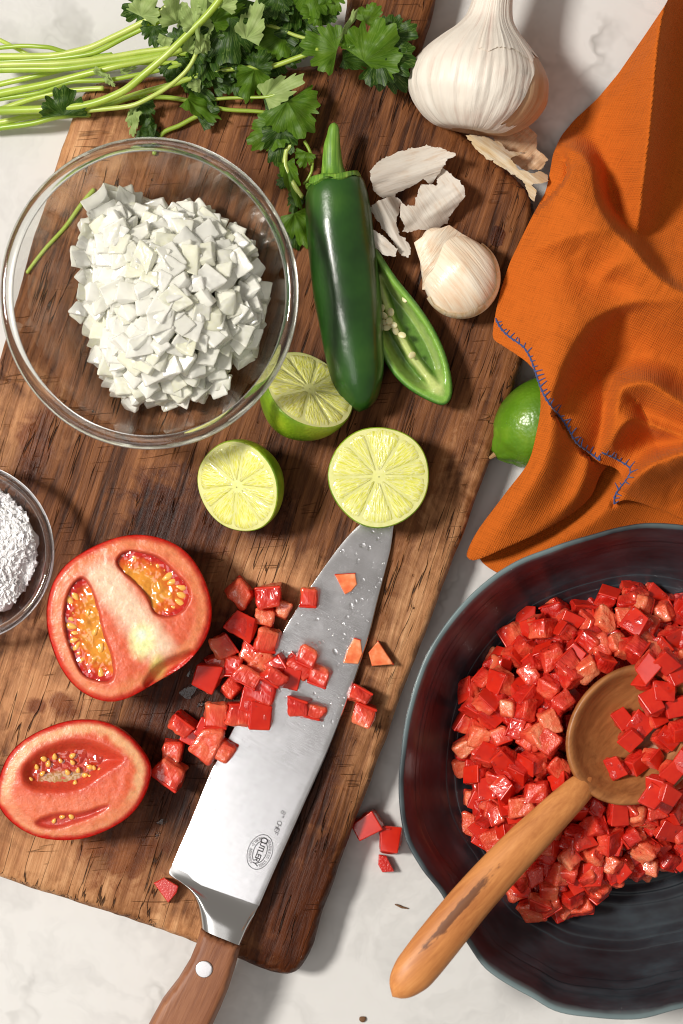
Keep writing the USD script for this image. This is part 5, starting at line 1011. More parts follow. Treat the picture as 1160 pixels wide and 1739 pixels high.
# ---------------------------------------------------------------- orange linen napkin
def weave(name, base, trans):
    return mat(name, {"t": TC, "r": ("mapping", {"rotation": (0, 0, 0.42)}), "nd": ("noise_texture", {"scale": 60.0, "detail": 2.0}), "wv": ("vector_math", {"math_type": "multiply_add", "vector2": (0.0022, 0.0022, 0.0)}),
        "wx": ("wave_texture", {"wave_type": "bands", "bands_direction": "x", "scale": 320.0}), "wy": ("wave_texture", {"wave_type": "bands", "bands_direction": "y", "scale": 320.0}), "mx": ("math", {"math_type": "multiply"}),
        "m1": ("mapping", {"scale": (2400, 90, 1)}), "n1": ("noise_texture", {"scale": 1.0, "detail": 2.0}), "m2": ("mapping", {"scale": (90, 2400, 1)}), "n2": ("noise_texture", {"scale": 1.0, "detail": 2.0}), "nn": ("math", {"math_type": "add"}), "h": ("math", {"math_type": "multiply_add", "value2": 0.6}),
        "v": ("map_range", {"from_min": 0.2, "from_max": 1.0, "to_min": 0.55, "to_max": 1.20, "clamp": True}), "hs": ("hsv", {"color": base}), "b": ("bump", {"strength": 0.6, "distance": 0.0006}),
        "p": ("principled_bsdf", {"roughness": 0.85, "specular_ior_level": 0.15, "sheen_weight": 0.12, "sheen_roughness": 0.4, "sheen_tint": (1.0, 0.6, 0.3)}), "tr": ("translucent_bsdf", {}), "x": ("mix_closure", {"fac": trans})},
        [("t.object", "r.vector"), ("r.vector", "nd.vector"), ("nd.color", "wv.vector1"), ("r.vector", "wv.vector3"), ("wv.vector", "wx.vector"), ("wv.vector", "wy.vector"), ("wx.fac", "mx.value1"), ("wy.fac", "mx.value2"), ("wv.vector", "m1.vector"), ("m1.vector", "n1.vector"), ("wv.vector", "m2.vector"), ("m2.vector", "n2.vector"), ("n1.fac", "nn.value1"), ("n2.fac", "nn.value2"),
         ("mx.value", "h.value1"), ("nn.value", "h.value3"), ("nn.value", "v.value"), ("v.result", "hs.value"), ("hs.color", "p.base_color"), ("hs.color", "tr.color"), ("h.value", "b.height"), ("b.normal", "p.normal"), ("p.BSDF", "x.closure1"), ("tr.BSDF", "x.closure2")], surface="x.closure")
linen = weave("orange_linen", (0.50, 0.108, 0.010), 0.10)
thread = mat("blue_thread", {"p": ("principled_bsdf", {"base_color": (0.030, 0.050, 0.17), "roughness": 0.7, "sheen_weight": 0.3})}, [])
def ridge(x, y, pts, wpos, wneg, pw=1.5):
    """A fold crest: pts (px, py, height mm); wpos is the width on the right-hand side of travel as seen in the picture."""
    s = spline(pts, 140); tk = cKDTree(s[:, :2]); d, i = tk.query(np.c_[x, y]); t = np.gradient(s[:, :2], axis=0)[i]; o_ = np.c_[x, y] - s[i, :2]
    side = t[:, 0] * o_[:, 1] - t[:, 1] * o_[:, 0]; k = np.clip(side / (np.linalg.norm(t, axis=1) * np.maximum(d, 1e-6)), -1, 1) * 0.5 + 0.5; wneg = wneg * 0.8; w = wneg + (wpos - wneg) * sstep(0.1, 0.9, k)
    return 0.00132 * s[i, 2] * np.exp(-(d / w) ** pw)
NA = [(1230, -140), (1150, -40), (1132, 5), (1095, 60), (1050, 125), (1015, 167), (975, 204), (952, 232), (939, 262), (934, 292), (927, 325), (905, 365), (885, 405), (866, 445), (851, 490), (843, 525), (838, 552), (836, 576), (868, 596), (893, 613), (909, 630), (919, 655), (930, 682), (948, 705), (968, 735), (990, 762), (1020, 788), (1040, 792), (1052, 800),
      (1058, 815), (1048, 838), (1040, 858), (1060, 848), (1085, 853), (1110, 862), (1165, 885), (1300, 930), (1380, 700), (1380, 200), (1330, -140)]
def smax(a, b, k=0.004): return 0.5 * (a + b + np.sqrt((a - b) ** 2 + k * k))
def drape(x, y):
    """The cloth where the whole lime lies under it."""
    a = math.atan2(0.55, -0.80); dx, dy = (x - 922) , (y - 716); u = dx * math.cos(a) + dy * math.sin(a); v = -dx * math.sin(a) + dy * math.cos(a)
    q = (u / 108) ** 2 + (v / 78) ** 2; return 0.0475 - 0.0165 * q
def zA(x, y):
    x, y = np.asarray(x, float), np.asarray(y, float); d = np.clip(poly_dist(NA, x, y), 0, None)
    base = 0.006 + 0.0195 * sstep(215, 300, y) * sstep(1060, 930, x) + 0.006 * sstep(200, 500, y)
    r = ridge(x, y, [(1190, -140, 46), (1150, -40, 46), (1122, 40, 46), (1115, 100, 44), (1108, 180, 42), (1098, 270, 37), (1088, 350, 27), (1078, 430, 12), (1070, 470, 4)], 62, 34, 1.3)
    r2 = ridge(x, y, [(948, 262, 8), (962, 254, 15), (985, 262, 22), (1004, 292, 29), (1012, 340, 34), (1040, 388, 37), (1075, 423, 39), (1108, 462, 38), (1150, 493, 36), (1230, 515, 34), (1330, 530, 30)], 110, 30, 1.6)
    r7 = ridge(x, y, [(1330, 545, 26), (1230, 528, 29), (1160, 510, 31), (1080, 512, 31), (1015, 535, 29), (975, 580, 27), (950, 630, 27), (935, 680, 26)], 110, 40, 1.6)
    z = base + smax(smax(r, r2, 0.006), r7, 0.006) - 0.004
    z = z + ridge(x, y, [(885, 442, 1), (945, 408, 4.5), (1000, 393, 5), (1050, 385, 2)], 26, 30) + ridge(x, y, [(1020, 480, 1), (1045, 452, 4), (1070, 440, 1)], 20, 16)
    z = z + ridge(x, y, [(1022, 775, 6), (1040, 738, 17), (1048, 695, 24), (1058, 658, 27), (1095, 650, 28), (1150, 680, 27), (1230, 720, 26), (1330, 760, 22)], 52, 30, 1.5)
    z = z + ridge(x, y, [(1040, 752, 4), (1075, 712, 9), (1120, 728, 9), (1190, 748, 6)], 16, 16)
    z = z + ridge(x, y, [(1060, 838, 5), (1085, 806, 20), (1125, 782, 26), (1180, 768, 28), (1300, 780, 26)], 44, 20, 1.5)
    z = z + 0.0040 * (N2(x, y, 0.012, 11) - 0.5) + 0.0018 * (np.abs(N2(x + 0.4 * y, y, 0.024, 13) - 0.5) * 2)
    z = smax(z, drape(x, y), 0.003); tl = sstep(0, 26, d); return z * 1.0 - (1 - tl) * 0.006 * sstep(560, 300, y) + 0.0 * tl
def zB(x, y):
    x, y = np.asarray(x, float), np.asarray(y, float)
    z = 0.004 + ridge(x, y, [(935, 600, 34), (940, 660, 40), (938, 720, 38), (925, 780, 32), (890, 840, 24), (850, 890, 16), (815, 935, 8), (800, 950, 5)], 52, 66, 1.8) + ridge(x, y, [(1000, 780, 16), (985, 830, 14), (930, 890, 9), (850, 940, 4)], 30, 40)
    z = smax(z, drape(x, y) - 0.0012, 0.003) + 0.0012 * (N2(x, y, 0.025, 17) - 0.5); ins = poly_dist(NA, x, y)
    return np.where(ins > -6, np.minimum(z, zA(x, y) - 0.0016), z)
def zC(x, y):
    z = 0.003 + ridge(np.asarray(x, float), np.asarray(y, float), [(870, 965, 3), (930, 930, 6), (1000, 890, 9), (1045, 850, 10), (1065, 830, 10)], 40, 40) + 0.001 * (N2(x, y, 0.03, 19) - 0.5)
    ins = poly_dist(NA, x, y); z = np.where(ins > -4, np.minimum(z, zA(x, y) - 0.0035), z); ib = poly_dist(NB, x, y); return np.where(ib > -4, np.minimum(z, zB(x, y) - 0.0016), z)
NB = [(880, 585), (909, 622), (916, 650), (918, 690), (910, 740), (897, 785), (872, 820), (840, 862), (812, 900), (796, 930), (793, 945), (800, 951), (815, 949), (850, 934), (900, 912), (950, 886), (985, 862), (1008, 835), (1024, 800), (1060, 760), (1020, 640), (940, 580)]
NC = [(814, 944), (846, 974), (880, 985), (960, 960), (1040, 930), (1075, 925), (1140, 945), (1300, 990), (1330, 900), (1250, 860), (1120, 820), (1072, 815), (1030, 780), (980, 820), (900, 890)]  # lowest fold; its right-hand stretch is added to darken the gap above the bowl
nap = thing("napkin", "crumpled orange linen napkin with blue stitched hem beside the board", "napkin", W(1000, 500, 0))
for nm, poly, zf in (("cloth", NA, zA), ("cloth_fold", NB, zB), ("cloth_fold", NC, zC)):
    sm = smooth_closed(poly, 400) if nm != "cloth" else resample(poly, 5.0)
    if nm == "cloth":
        for _ in range(2): sm = 0.5 * sm + 0.25 * (np.roll(sm, 1, 0) + np.roll(sm, -1, 0))
    m, _p = sheet(Polygon(sm).buffer(0), zf, 4.2, 0.0009); part(nap, nm, m, linen, smooth=True)
ST = spline([(841, 538), (847, 552), (858, 566), (872, 577), (888, 588), (900, 606), (908, 628), (917, 655), (926, 675), (938, 692), (952, 708), (966, 730), (979, 752), (998, 766), (1018, 782)], 60); ST2 = spline([(1020, 768), (1040, 776), (1058, 786), (1072, 798), (1066, 812), (1052, 830), (1043, 846), (1044, 858)], 30)
srng = np.random.default_rng(3)
for S_ in (ST, ST2):
    line = LineString(S_[:, :2]); L_ = line.length; s = 2.0; k = 0
    while s < L_ - 4:
        st_len = srng.uniform(7.5, 10); a, b = line.interpolate(s), line.interpolate(min(s + st_len, L_)); t_ = np.array([b.x - a.x, b.y - a.y]); t_ /= np.linalg.norm(t_) + 1e-9; nn_ = np.array([t_[1], -t_[0]])
        if nn_ @ np.array([0.6, -0.8]) < 0: nn_ = -nn_
        e = np.array([b.x, b.y]) + nn_ * srng.uniform(5, 15) + t_ * srng.uniform(-6, 4)
        pts = np.array([(a.x, a.y), ((a.x + b.x) / 2, (a.y + b.y) / 2), (b.x, b.y), ((b.x + e[0]) / 2, (b.y + e[1]) / 2), tuple(e)]); q = spline(pts, 12)
        zz = np.maximum(zA(q[:, 0], q[:, 1]), np.where(poly_dist(NA, q[:, 0], q[:, 1]) < 0, zB(q[:, 0], q[:, 1]), -1)) + 0.0004
        part(nap, "stitch", tube(W(q[:, 0], q[:, 1], zz), np.r_[np.linspace(0.9, 2.1, 6), np.linspace(1.4, 0.7, 6)] * MM, 6), thread, smooth=True); s += st_len; k += 1
# ---------------------------------------------------------------- cilantro
def leafmat(name, ramp, trans, rough=0.42):
    return mat(name, {"t": TC, "s": ("separate_xyz", {}), "m": ("mapping", {"scale": (9.0, 1.2, 1.0)}), "n": ("noise_texture", {"scale": 1.0, "detail": 3.0, "distortion": 0.4}), "n2": ("noise_texture", {"scale": 170.0, "detail": 4.0}), "i": ("object_info", {}), "a": ("math", {"math_type": "multiply", "value2": 0.55}), "c": ("math", {"math_type": "multiply_add", "value2": 0.45}),
        "r": ("rgb_ramp", {"ramp": ramp}), "k1": ("math", {"math_type": "subtract", "value2": 0.5}), "k2": ("math", {"math_type": "absolute"}), "vr": ("map_range", {"from_min": 0.0, "from_max": 0.03, "to_min": 0.35, "to_max": 0.0, "clamp": True}), "mx": ("mix_color", {"b": (0.30, 0.42, 0.10)}), "b": ("bump", {"strength": 0.5, "distance": 0.0008}),
        "p": ("principled_bsdf", {"roughness": rough, "specular_ior_level": 0.28}), "tr": ("translucent_bsdf", {}), "g": ("gamma", {"gamma": 0.8}), "x": ("mix_closure", {"fac": trans})},
        [("t.UV", "m.vector"), ("m.vector", "n.vector"), ("t.object", "n2.vector"), ("n.fac", "k1.value1"), ("k1.value", "k2.value1"), ("k2.value", "vr.value"), ("n.fac", "a.value1"), ("n2.fac", "c.value1"), ("a.value", "c.value3"), ("c.value", "r.fac"), ("r.color", "mx.a"), ("vr.result", "mx.fac"), ("mx.result", "p.base_color"), ("mx.result", "g.color"), ("g.color", "tr.color"), ("n.fac", "b.height"), ("b.normal", "p.normal"), ("p.BSDF", "x.closure1"), ("tr.BSDF", "x.closure2")], surface="x.closure")
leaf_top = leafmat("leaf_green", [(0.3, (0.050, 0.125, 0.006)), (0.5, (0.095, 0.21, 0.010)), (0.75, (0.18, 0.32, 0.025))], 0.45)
leaf_dark = leafmat("leaf_shaded_green", [(0.3, (0.010, 0.034, 0.003)), (0.5, (0.022, 0.064, 0.004)), (0.75, (0.050, 0.115, 0.008))], 0.28)  # deep green leaves, with the shade inside the bunch painted into the colour
leaf_pale = leafmat("leaf_underside", [(0.3, (0.22, 0.33, 0.09)), (0.5, (0.34, 0.45, 0.15)), (0.75, (0.48, 0.57, 0.24))], 0.3, 0.5)
stem_mat = mat("cilantro_stem", {"t": TC, "n": ("noise_texture", {"scale": 70.0, "detail": 3.0}), "i": ("object_info", {}), "a": ("math", {"math_type": "multiply", "value2": 0.6}), "c": ("math", {"math_type": "multiply_add", "value2": 0.4}), "r": ("rgb_ramp", {"ramp": [(0.2, (0.20, 0.34, 0.025)), (0.5, (0.36, 0.50, 0.06)), (0.85, (0.56, 0.66, 0.17))]}),
    "p": ("principled_bsdf", {"roughness": 0.33, "subsurface_weight": 0.25, "subsurface_radius": (0.7, 1, 0.2), "subsurface_scale": 0.002})}, [("t.object", "n.vector"), ("n.fac", "a.value1"), ("i.random", "c.value1"), ("a.value", "c.value3"), ("c.value", "r.fac"), ("r.color", "p.base_color")])
crng = np.random.default_rng(19)
def leaf_mesh(px, py, ang, length, width=1.0, z0=0.03, z1=0.034, roll=0.0, fold=0.0, curl=0.0, seed=0):
    """A scalloped three-lobed leaf from its base at a photo point; ang is its direction in degrees, 90 = up the picture."""
    r_ = np.random.default_rng(seed); na, nr = 85, 9; phi = np.linspace(-1.92, 1.92, na); ph0 = r_.uniform(0, 6)
    env = (0.50 + 0.50 * np.cos(phi * 0.62)) * (0.93 + 0.07 * np.cos(phi * 3))
    notch = sum(np.exp(-((phi - c) / 0.085) ** 2) for c in (-0.62 + r_.normal(0, .06), 0.62 + r_.normal(0, .06)))
    teeth = 0.13 * np.abs(np.sin(phi * 7.4 + ph0)) + 0.03 * np.sin(phi * 23 + ph0)
    rr_ = env * (1 - 0.40 * notch) * (0.92 + teeth)
    V, UV = [], []
    for i in range(nr):
        q = i / (nr - 1); wq = q ** 0.85
        rad = length * (wq * (env * (1 - 0.27 * notch * q ** 3) * (0.92 + teeth * q ** 4)))
        u, s = rad * np.cos(phi * 0.86), rad * np.sin(phi * 0.86) * width
        V.append(np.c_[u, s]); UV.append(np.c_[phi, np.full(na, q)])
    V = np.vstack(V); UV = np.vstack(UV); u, s = V[:, 0] / length, V[:, 1] / length
    h = (z0 + (z1 - z0) * u) / MM + length * (fold * np.abs(s) * 1.0 - curl * (u - 0.2) ** 2 + 0.055 * np.sin(9 * s + ph0) * np.hypot(u, s) + 0.035 * np.sin(13 * u + 4 * s + ph0) + 0.05 * np.cos(UV[:, 0] * 5.0) * UV[:, 1])
    lat = s * length; h0 = h; cr, sr = math.cos(roll), math.sin(roll); zmid = (z0 + (z1 - z0) * u) / MM; dh = h - zmid
    lat2, dh2 = lat * cr - dh * sr, lat * sr + dh * cr; z = (zmid + dh2) * MM
    a = math.radians(ang); x = px + V[:, 0] * math.cos(a) - lat2 * math.sin(a); y = py - (V[:, 0] * math.sin(a) + lat2 * math.cos(a))
    return (W(x, y, z), grid_faces(nr, na)), UV
_ls = [0]
def leaf(t, px, py, ang, length, m="t", **k):
    _ls[0] += 1; msh, uv = leaf_mesh(px, py, ang, length * 0.86, seed=_ls[0], **k)
    part(t, "leaf", msh, {"t": leaf_top, "d": leaf_dark, "p": leaf_pale}[m], smooth=True, uv=uv)
def stem(t, pts, r, name="stem"):
    """pts: (px, py, z in mm)."""
    q = spline(np.array(pts, float), 60); z = q[:, 2] * 1e-3; v, f = tube(W(q[:, 0], q[:, 1], z), np.linspace(r[0], r[1], 60) * 1.22 * MM if len(r) == 2 else r * MM, 9); part(t, name, (v, f), stem_mat, smooth=True)
def sprig(label, pts, r, group="cilantro sprigs of the bunch"):
    t = thing("cilantro_sprig", label, "cilantro sprig", W(pts[len(pts) // 2][0], pts[len(pts) // 2][1], 0.0), group); stem(t, pts, r); return t
Lz = lambda a, b: dict(z0=a * 1e-3, z1=b * 1e-3)
B = "cilantro sprig, "
s = sprig(B + "uppermost stem reaching the left frame edge with a thin kink", [(-20, 60, 14), (0, 68, 15), (26, 81, 18), (52, 94, 20), (90, 103, 24)], (3, 3))
s = sprig(B + "its thin stem bowed over the other stems at far left", [(-20, 83, 20), (0, 81, 22), (40, 78, 25), (80, 80, 27), (110, 88, 26), (150, 95, 27), (190, 92, 28)], (3.2, 3))
s = sprig(B + "straight stem rising to the pale leaves at the top edge", [(-20, 96, 18), (0, 96, 20), (78, 95, 24), (145, 83, 28), (194, 62, 31), (238, 40, 34), (275, 18, 37), (300, -10, 40)], (5, 4))
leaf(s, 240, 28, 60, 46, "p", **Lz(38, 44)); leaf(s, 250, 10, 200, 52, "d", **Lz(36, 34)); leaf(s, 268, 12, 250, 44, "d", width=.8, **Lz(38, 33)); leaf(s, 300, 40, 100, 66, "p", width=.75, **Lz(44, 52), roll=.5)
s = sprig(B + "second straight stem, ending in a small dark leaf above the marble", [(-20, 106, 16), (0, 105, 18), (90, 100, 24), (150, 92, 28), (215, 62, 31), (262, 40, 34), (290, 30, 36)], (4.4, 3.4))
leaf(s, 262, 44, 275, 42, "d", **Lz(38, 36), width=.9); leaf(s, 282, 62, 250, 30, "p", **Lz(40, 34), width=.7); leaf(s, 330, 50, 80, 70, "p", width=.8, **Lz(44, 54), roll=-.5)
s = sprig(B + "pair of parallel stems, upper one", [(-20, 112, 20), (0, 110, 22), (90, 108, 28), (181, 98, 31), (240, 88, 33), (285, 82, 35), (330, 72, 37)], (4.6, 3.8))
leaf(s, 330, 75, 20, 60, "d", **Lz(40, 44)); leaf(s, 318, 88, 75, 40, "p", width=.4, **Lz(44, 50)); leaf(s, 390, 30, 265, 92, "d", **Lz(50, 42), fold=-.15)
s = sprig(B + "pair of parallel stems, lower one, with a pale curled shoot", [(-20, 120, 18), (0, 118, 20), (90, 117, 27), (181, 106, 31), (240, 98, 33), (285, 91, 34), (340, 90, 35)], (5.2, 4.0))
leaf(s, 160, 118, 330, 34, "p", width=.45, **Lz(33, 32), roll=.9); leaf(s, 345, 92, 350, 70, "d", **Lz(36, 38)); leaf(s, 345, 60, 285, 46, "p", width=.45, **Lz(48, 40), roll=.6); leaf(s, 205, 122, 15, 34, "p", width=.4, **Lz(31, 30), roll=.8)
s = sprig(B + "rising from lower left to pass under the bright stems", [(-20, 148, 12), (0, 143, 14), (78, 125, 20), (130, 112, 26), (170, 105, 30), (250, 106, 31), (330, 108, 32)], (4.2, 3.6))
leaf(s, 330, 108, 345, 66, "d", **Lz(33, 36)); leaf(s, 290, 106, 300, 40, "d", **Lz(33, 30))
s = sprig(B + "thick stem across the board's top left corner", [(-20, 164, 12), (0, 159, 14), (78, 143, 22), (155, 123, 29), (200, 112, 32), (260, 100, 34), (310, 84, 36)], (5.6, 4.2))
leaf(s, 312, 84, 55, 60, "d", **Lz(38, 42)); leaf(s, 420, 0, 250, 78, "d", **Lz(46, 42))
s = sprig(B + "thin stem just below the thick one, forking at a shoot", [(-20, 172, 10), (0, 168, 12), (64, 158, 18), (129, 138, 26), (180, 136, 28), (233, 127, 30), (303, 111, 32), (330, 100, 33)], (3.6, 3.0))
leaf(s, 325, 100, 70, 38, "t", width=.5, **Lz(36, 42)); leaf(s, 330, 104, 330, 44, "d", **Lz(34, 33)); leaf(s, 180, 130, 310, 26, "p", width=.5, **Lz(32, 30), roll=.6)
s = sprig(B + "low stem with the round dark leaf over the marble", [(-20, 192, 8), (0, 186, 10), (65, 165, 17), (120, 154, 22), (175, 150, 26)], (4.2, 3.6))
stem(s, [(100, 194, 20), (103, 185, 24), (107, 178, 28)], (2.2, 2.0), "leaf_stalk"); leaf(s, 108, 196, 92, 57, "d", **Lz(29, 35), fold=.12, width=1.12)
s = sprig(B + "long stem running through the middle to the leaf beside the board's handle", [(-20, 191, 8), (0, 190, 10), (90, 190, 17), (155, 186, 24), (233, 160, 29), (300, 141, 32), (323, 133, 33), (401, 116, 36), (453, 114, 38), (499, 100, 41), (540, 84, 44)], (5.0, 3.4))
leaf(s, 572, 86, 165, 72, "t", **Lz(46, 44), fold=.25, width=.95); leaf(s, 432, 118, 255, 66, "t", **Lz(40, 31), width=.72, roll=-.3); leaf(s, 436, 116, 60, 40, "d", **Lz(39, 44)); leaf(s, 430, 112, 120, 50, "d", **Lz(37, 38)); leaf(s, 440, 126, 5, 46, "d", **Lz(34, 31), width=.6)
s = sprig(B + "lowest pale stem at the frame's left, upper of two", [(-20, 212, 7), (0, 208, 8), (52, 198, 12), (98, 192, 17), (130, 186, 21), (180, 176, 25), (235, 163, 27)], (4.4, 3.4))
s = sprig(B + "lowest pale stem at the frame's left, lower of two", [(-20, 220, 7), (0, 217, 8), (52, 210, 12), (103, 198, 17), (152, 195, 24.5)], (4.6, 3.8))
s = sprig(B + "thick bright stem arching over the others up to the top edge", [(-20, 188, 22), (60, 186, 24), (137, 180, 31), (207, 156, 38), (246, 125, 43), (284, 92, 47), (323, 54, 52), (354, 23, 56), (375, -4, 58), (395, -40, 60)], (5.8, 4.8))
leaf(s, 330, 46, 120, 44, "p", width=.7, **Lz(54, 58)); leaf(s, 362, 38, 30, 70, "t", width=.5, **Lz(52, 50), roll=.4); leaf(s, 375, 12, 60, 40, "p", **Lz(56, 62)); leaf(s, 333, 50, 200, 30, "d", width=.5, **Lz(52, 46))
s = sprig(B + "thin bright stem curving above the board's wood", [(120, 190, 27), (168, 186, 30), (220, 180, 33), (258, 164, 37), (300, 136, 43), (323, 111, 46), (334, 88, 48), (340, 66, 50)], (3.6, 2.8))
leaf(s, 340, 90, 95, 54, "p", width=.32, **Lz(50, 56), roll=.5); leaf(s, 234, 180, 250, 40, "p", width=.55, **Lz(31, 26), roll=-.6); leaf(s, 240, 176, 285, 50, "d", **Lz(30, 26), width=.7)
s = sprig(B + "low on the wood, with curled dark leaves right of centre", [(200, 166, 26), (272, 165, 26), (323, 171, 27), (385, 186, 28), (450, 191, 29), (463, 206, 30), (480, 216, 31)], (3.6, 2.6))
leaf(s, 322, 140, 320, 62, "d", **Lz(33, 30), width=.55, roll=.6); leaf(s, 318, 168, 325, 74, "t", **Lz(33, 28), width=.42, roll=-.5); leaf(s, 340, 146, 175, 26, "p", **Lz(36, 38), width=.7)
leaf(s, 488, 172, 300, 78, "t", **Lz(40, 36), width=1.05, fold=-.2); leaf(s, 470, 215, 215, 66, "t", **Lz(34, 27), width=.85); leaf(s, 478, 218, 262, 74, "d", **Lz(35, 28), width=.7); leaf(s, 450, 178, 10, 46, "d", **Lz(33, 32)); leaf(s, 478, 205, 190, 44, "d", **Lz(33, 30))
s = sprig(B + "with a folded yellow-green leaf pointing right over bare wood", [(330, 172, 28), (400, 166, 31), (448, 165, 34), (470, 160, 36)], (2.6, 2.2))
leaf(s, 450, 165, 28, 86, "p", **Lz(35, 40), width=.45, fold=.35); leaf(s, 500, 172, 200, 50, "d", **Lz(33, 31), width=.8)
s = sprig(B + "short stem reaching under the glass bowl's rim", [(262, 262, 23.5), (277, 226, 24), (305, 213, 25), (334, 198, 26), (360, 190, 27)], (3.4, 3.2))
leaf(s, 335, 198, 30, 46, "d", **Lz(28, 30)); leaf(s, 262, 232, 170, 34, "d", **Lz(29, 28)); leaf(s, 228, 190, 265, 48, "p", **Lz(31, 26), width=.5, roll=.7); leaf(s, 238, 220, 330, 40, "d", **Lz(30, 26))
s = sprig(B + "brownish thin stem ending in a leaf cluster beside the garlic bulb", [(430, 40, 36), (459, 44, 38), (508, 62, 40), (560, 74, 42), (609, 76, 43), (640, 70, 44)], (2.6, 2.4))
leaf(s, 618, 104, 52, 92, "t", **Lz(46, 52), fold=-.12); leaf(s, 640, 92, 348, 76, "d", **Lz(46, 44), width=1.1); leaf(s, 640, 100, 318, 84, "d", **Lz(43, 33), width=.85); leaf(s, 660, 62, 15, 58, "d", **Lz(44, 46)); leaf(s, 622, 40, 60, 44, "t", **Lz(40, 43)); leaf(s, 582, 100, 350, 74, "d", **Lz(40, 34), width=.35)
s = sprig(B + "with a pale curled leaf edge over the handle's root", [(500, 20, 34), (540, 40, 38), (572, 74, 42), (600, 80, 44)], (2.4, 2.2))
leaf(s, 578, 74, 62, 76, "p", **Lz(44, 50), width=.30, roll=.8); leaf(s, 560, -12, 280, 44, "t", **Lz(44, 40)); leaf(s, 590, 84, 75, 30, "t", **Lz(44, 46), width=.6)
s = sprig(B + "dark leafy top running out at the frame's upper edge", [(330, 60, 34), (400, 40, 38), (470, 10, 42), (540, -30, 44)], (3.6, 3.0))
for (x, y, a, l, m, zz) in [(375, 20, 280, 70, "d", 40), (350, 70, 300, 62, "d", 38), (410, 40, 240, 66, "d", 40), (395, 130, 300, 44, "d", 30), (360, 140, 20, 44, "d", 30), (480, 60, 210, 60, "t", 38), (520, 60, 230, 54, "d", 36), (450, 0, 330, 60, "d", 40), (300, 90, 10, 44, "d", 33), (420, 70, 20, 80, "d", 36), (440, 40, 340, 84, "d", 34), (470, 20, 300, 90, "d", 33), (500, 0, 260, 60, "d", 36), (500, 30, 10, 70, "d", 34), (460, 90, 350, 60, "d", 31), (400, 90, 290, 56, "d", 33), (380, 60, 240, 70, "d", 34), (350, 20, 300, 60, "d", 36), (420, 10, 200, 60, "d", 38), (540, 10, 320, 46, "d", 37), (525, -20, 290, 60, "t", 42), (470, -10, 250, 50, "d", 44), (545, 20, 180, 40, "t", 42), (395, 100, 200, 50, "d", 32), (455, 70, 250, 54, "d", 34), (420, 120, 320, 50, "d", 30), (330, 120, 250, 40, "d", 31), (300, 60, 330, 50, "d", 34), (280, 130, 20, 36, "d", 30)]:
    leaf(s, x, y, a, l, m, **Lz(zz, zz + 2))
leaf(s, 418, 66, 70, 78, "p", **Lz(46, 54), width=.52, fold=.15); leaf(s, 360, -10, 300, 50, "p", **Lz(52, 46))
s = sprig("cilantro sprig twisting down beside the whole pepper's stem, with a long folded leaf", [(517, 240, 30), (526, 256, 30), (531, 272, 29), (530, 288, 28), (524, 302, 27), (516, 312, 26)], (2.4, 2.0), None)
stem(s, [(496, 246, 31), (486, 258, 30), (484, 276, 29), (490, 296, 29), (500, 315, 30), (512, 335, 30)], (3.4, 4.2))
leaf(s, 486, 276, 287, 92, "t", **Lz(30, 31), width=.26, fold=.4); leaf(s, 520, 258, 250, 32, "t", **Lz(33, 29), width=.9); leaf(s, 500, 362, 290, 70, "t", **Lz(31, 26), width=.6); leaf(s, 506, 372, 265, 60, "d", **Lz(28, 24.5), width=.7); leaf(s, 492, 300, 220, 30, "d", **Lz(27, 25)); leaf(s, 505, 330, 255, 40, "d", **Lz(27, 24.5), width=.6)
s = sprig("loose cilantro stem lying under the clear glass bowl", [(46, 463, 23), (75, 425, 23), (112, 384, 23), (140, 345, 23), (160, 322, 23)], (2.6, 3.4), None)

# ---------------------------------------------------------------- salt, crumbs
salt_m = mat("sea_salt", {"p": ("principled_bsdf", {"base_color": (0.95, 0.945, 0.95), "roughness": 0.35, "subsurface_weight": 0.2, "subsurface_radius": (1, 1, 1), "subsurface_scale": 0.0008})}, [])
fr = np.random.default_rng(9); V, F, nb = [], [], 0
sc_ = SD[:2] - np.array([0.0022, 0])
for _ in range(4200):
    a, r = fr.uniform(0, 2 * np.pi), 0.0325 * math.sqrt(fr.uniform(0, 1)); x, y = sc_[0] + r * math.cos(a), sc_[1] + r * math.sin(a)
    if x < -0.176: continue
    edge = 0.0325 - r + 0.004 * math.sin(5 * a); h = 0.0045 + 0.011 * (1 - math.exp(-max(edge, 0) / 0.006)); z = ZB + h * (1 - fr.uniform(0, 0.35) ** 2)
    m = trimesh.creation.box([fr.uniform(.0015, .0042), fr.uniform(.0012, .0032), fr.uniform(.0004, .0013)]); v = m.vertices * (1 + fr.normal(0, 0.12, m.vertices.shape)); v = v @ rnd_rot(fr, 0.9).T + [x, y, z]
    V.append(v); F.append(m.faces + nb); nb += len(v)
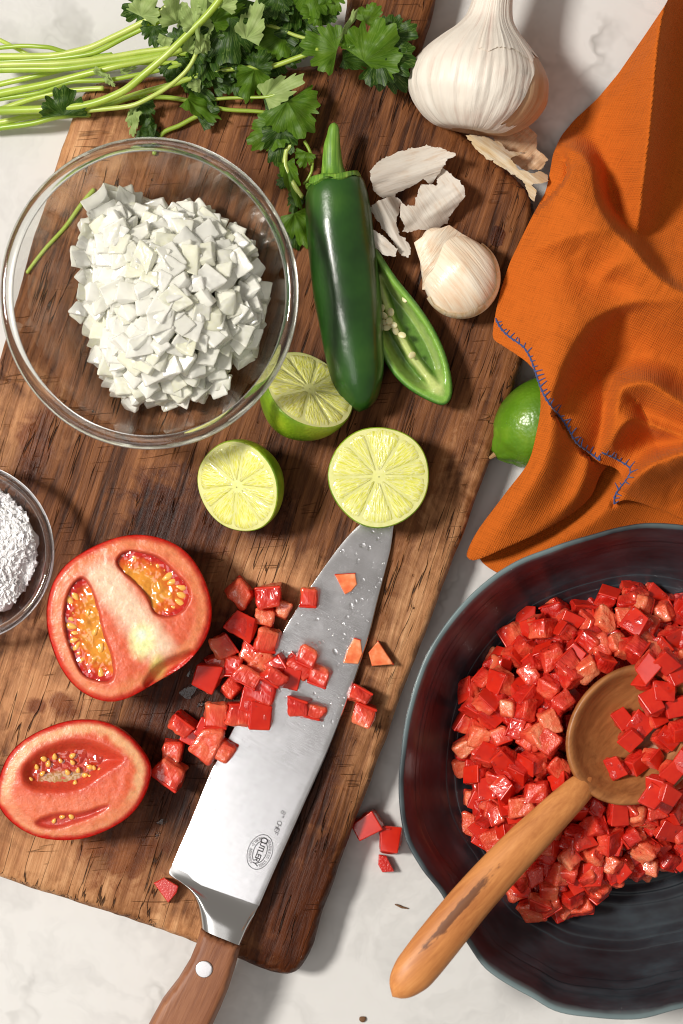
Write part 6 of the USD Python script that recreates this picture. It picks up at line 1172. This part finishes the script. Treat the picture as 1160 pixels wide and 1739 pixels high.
gm = lathe([(0.0002, 0.0150), (0.012, 0.0148), (0.022, 0.0132), (0.027, 0.0105), (0.0305, 0.0070), (0.0325, 0.0042)], 60, lambda th, i: 1 + (0.05 * np.sin(5 * th) + 0.03 * np.sin(11 * th)) * (i > 2))
gv = gm[0] * (1 + 0.05 * (meshkit.noise(gm[0] * 500) - .5))[:, None] + [sc_[0], sc_[1], ZB - 0.0012]; V.append(gv); F.append(gm[1][:, ::-1] + nb)
single("sea_salt", (np.vstack(V), np.vstack(F)), salt_m, "white flaky sea salt heaped in the small smoky glass dish", "salt", smooth=False, kind="stuff")
crumb = mat("crumb_brown", {"p": ("principled_bsdf", {"base_color": (0.16, 0.075, 0.03), "roughness": 0.8})}, [])
single("crumb", tube(W(np.array([671, 677, 683, 693]), np.array([1536, 1538, 1541, 1543]), 0.0008), [0.0003, 0.0006, 0.0006, 0.0003], 6), crumb, "thin brown splinter lying on the marble near the spoon handle", "crumb", smooth=True)
m = trimesh.creation.icosphere(2, 0.0014); v = m.vertices * [1.3, 1, .7] * (1 + 0.3 * (meshkit.noise(m.vertices * 900) - .5))[:, None]
single("crumb", (v + W(616, 1731, 0.0008), m.faces), crumb, "tiny brown crumb on the marble at the frame's bottom edge", "crumb", smooth=True)
# wet splashes on the board beside the large tomato half
wet = []
for (x, y, rx, ry, a) in [(330, 1170, 26, 16, 0.5), (275, 1395, 10, 7, 0.3), (268, 1418, 7, 5, 1.0), (322, 1142, 12, 7, 1.2), (345, 1195, 14, 6, .3), (300, 1300, 6, 5, 0)]:
    m = trimesh.creation.icosphere(3, 1.0); v = m.vertices.copy(); rr2 = 1 + 0.5 * (meshkit.noise(np.c_[v[:, :2] * 2.2, 0 * v[:, 2]] + x, 2) - 0.5); v[:, 2] = np.clip(v[:, 2], -0.1, 1); v = v * np.array([rx * MM, ry * MM, 0.0004]); v[:, :2] *= rr2[:, None]
    wet.append(trimesh.Trimesh(v @ trimesh.transformations.rotation_matrix(a, [0, 0, 1])[:3, :3].T + W(x, y, ZB + 0.0003), m.faces))
wm = trimesh.util.concatenate(wet); single("tomato_juice", (wm.vertices, wm.faces), water, "clear wet puddles of tomato juice on the board around the cut tomato", "juice", smooth=True, kind="stuff")
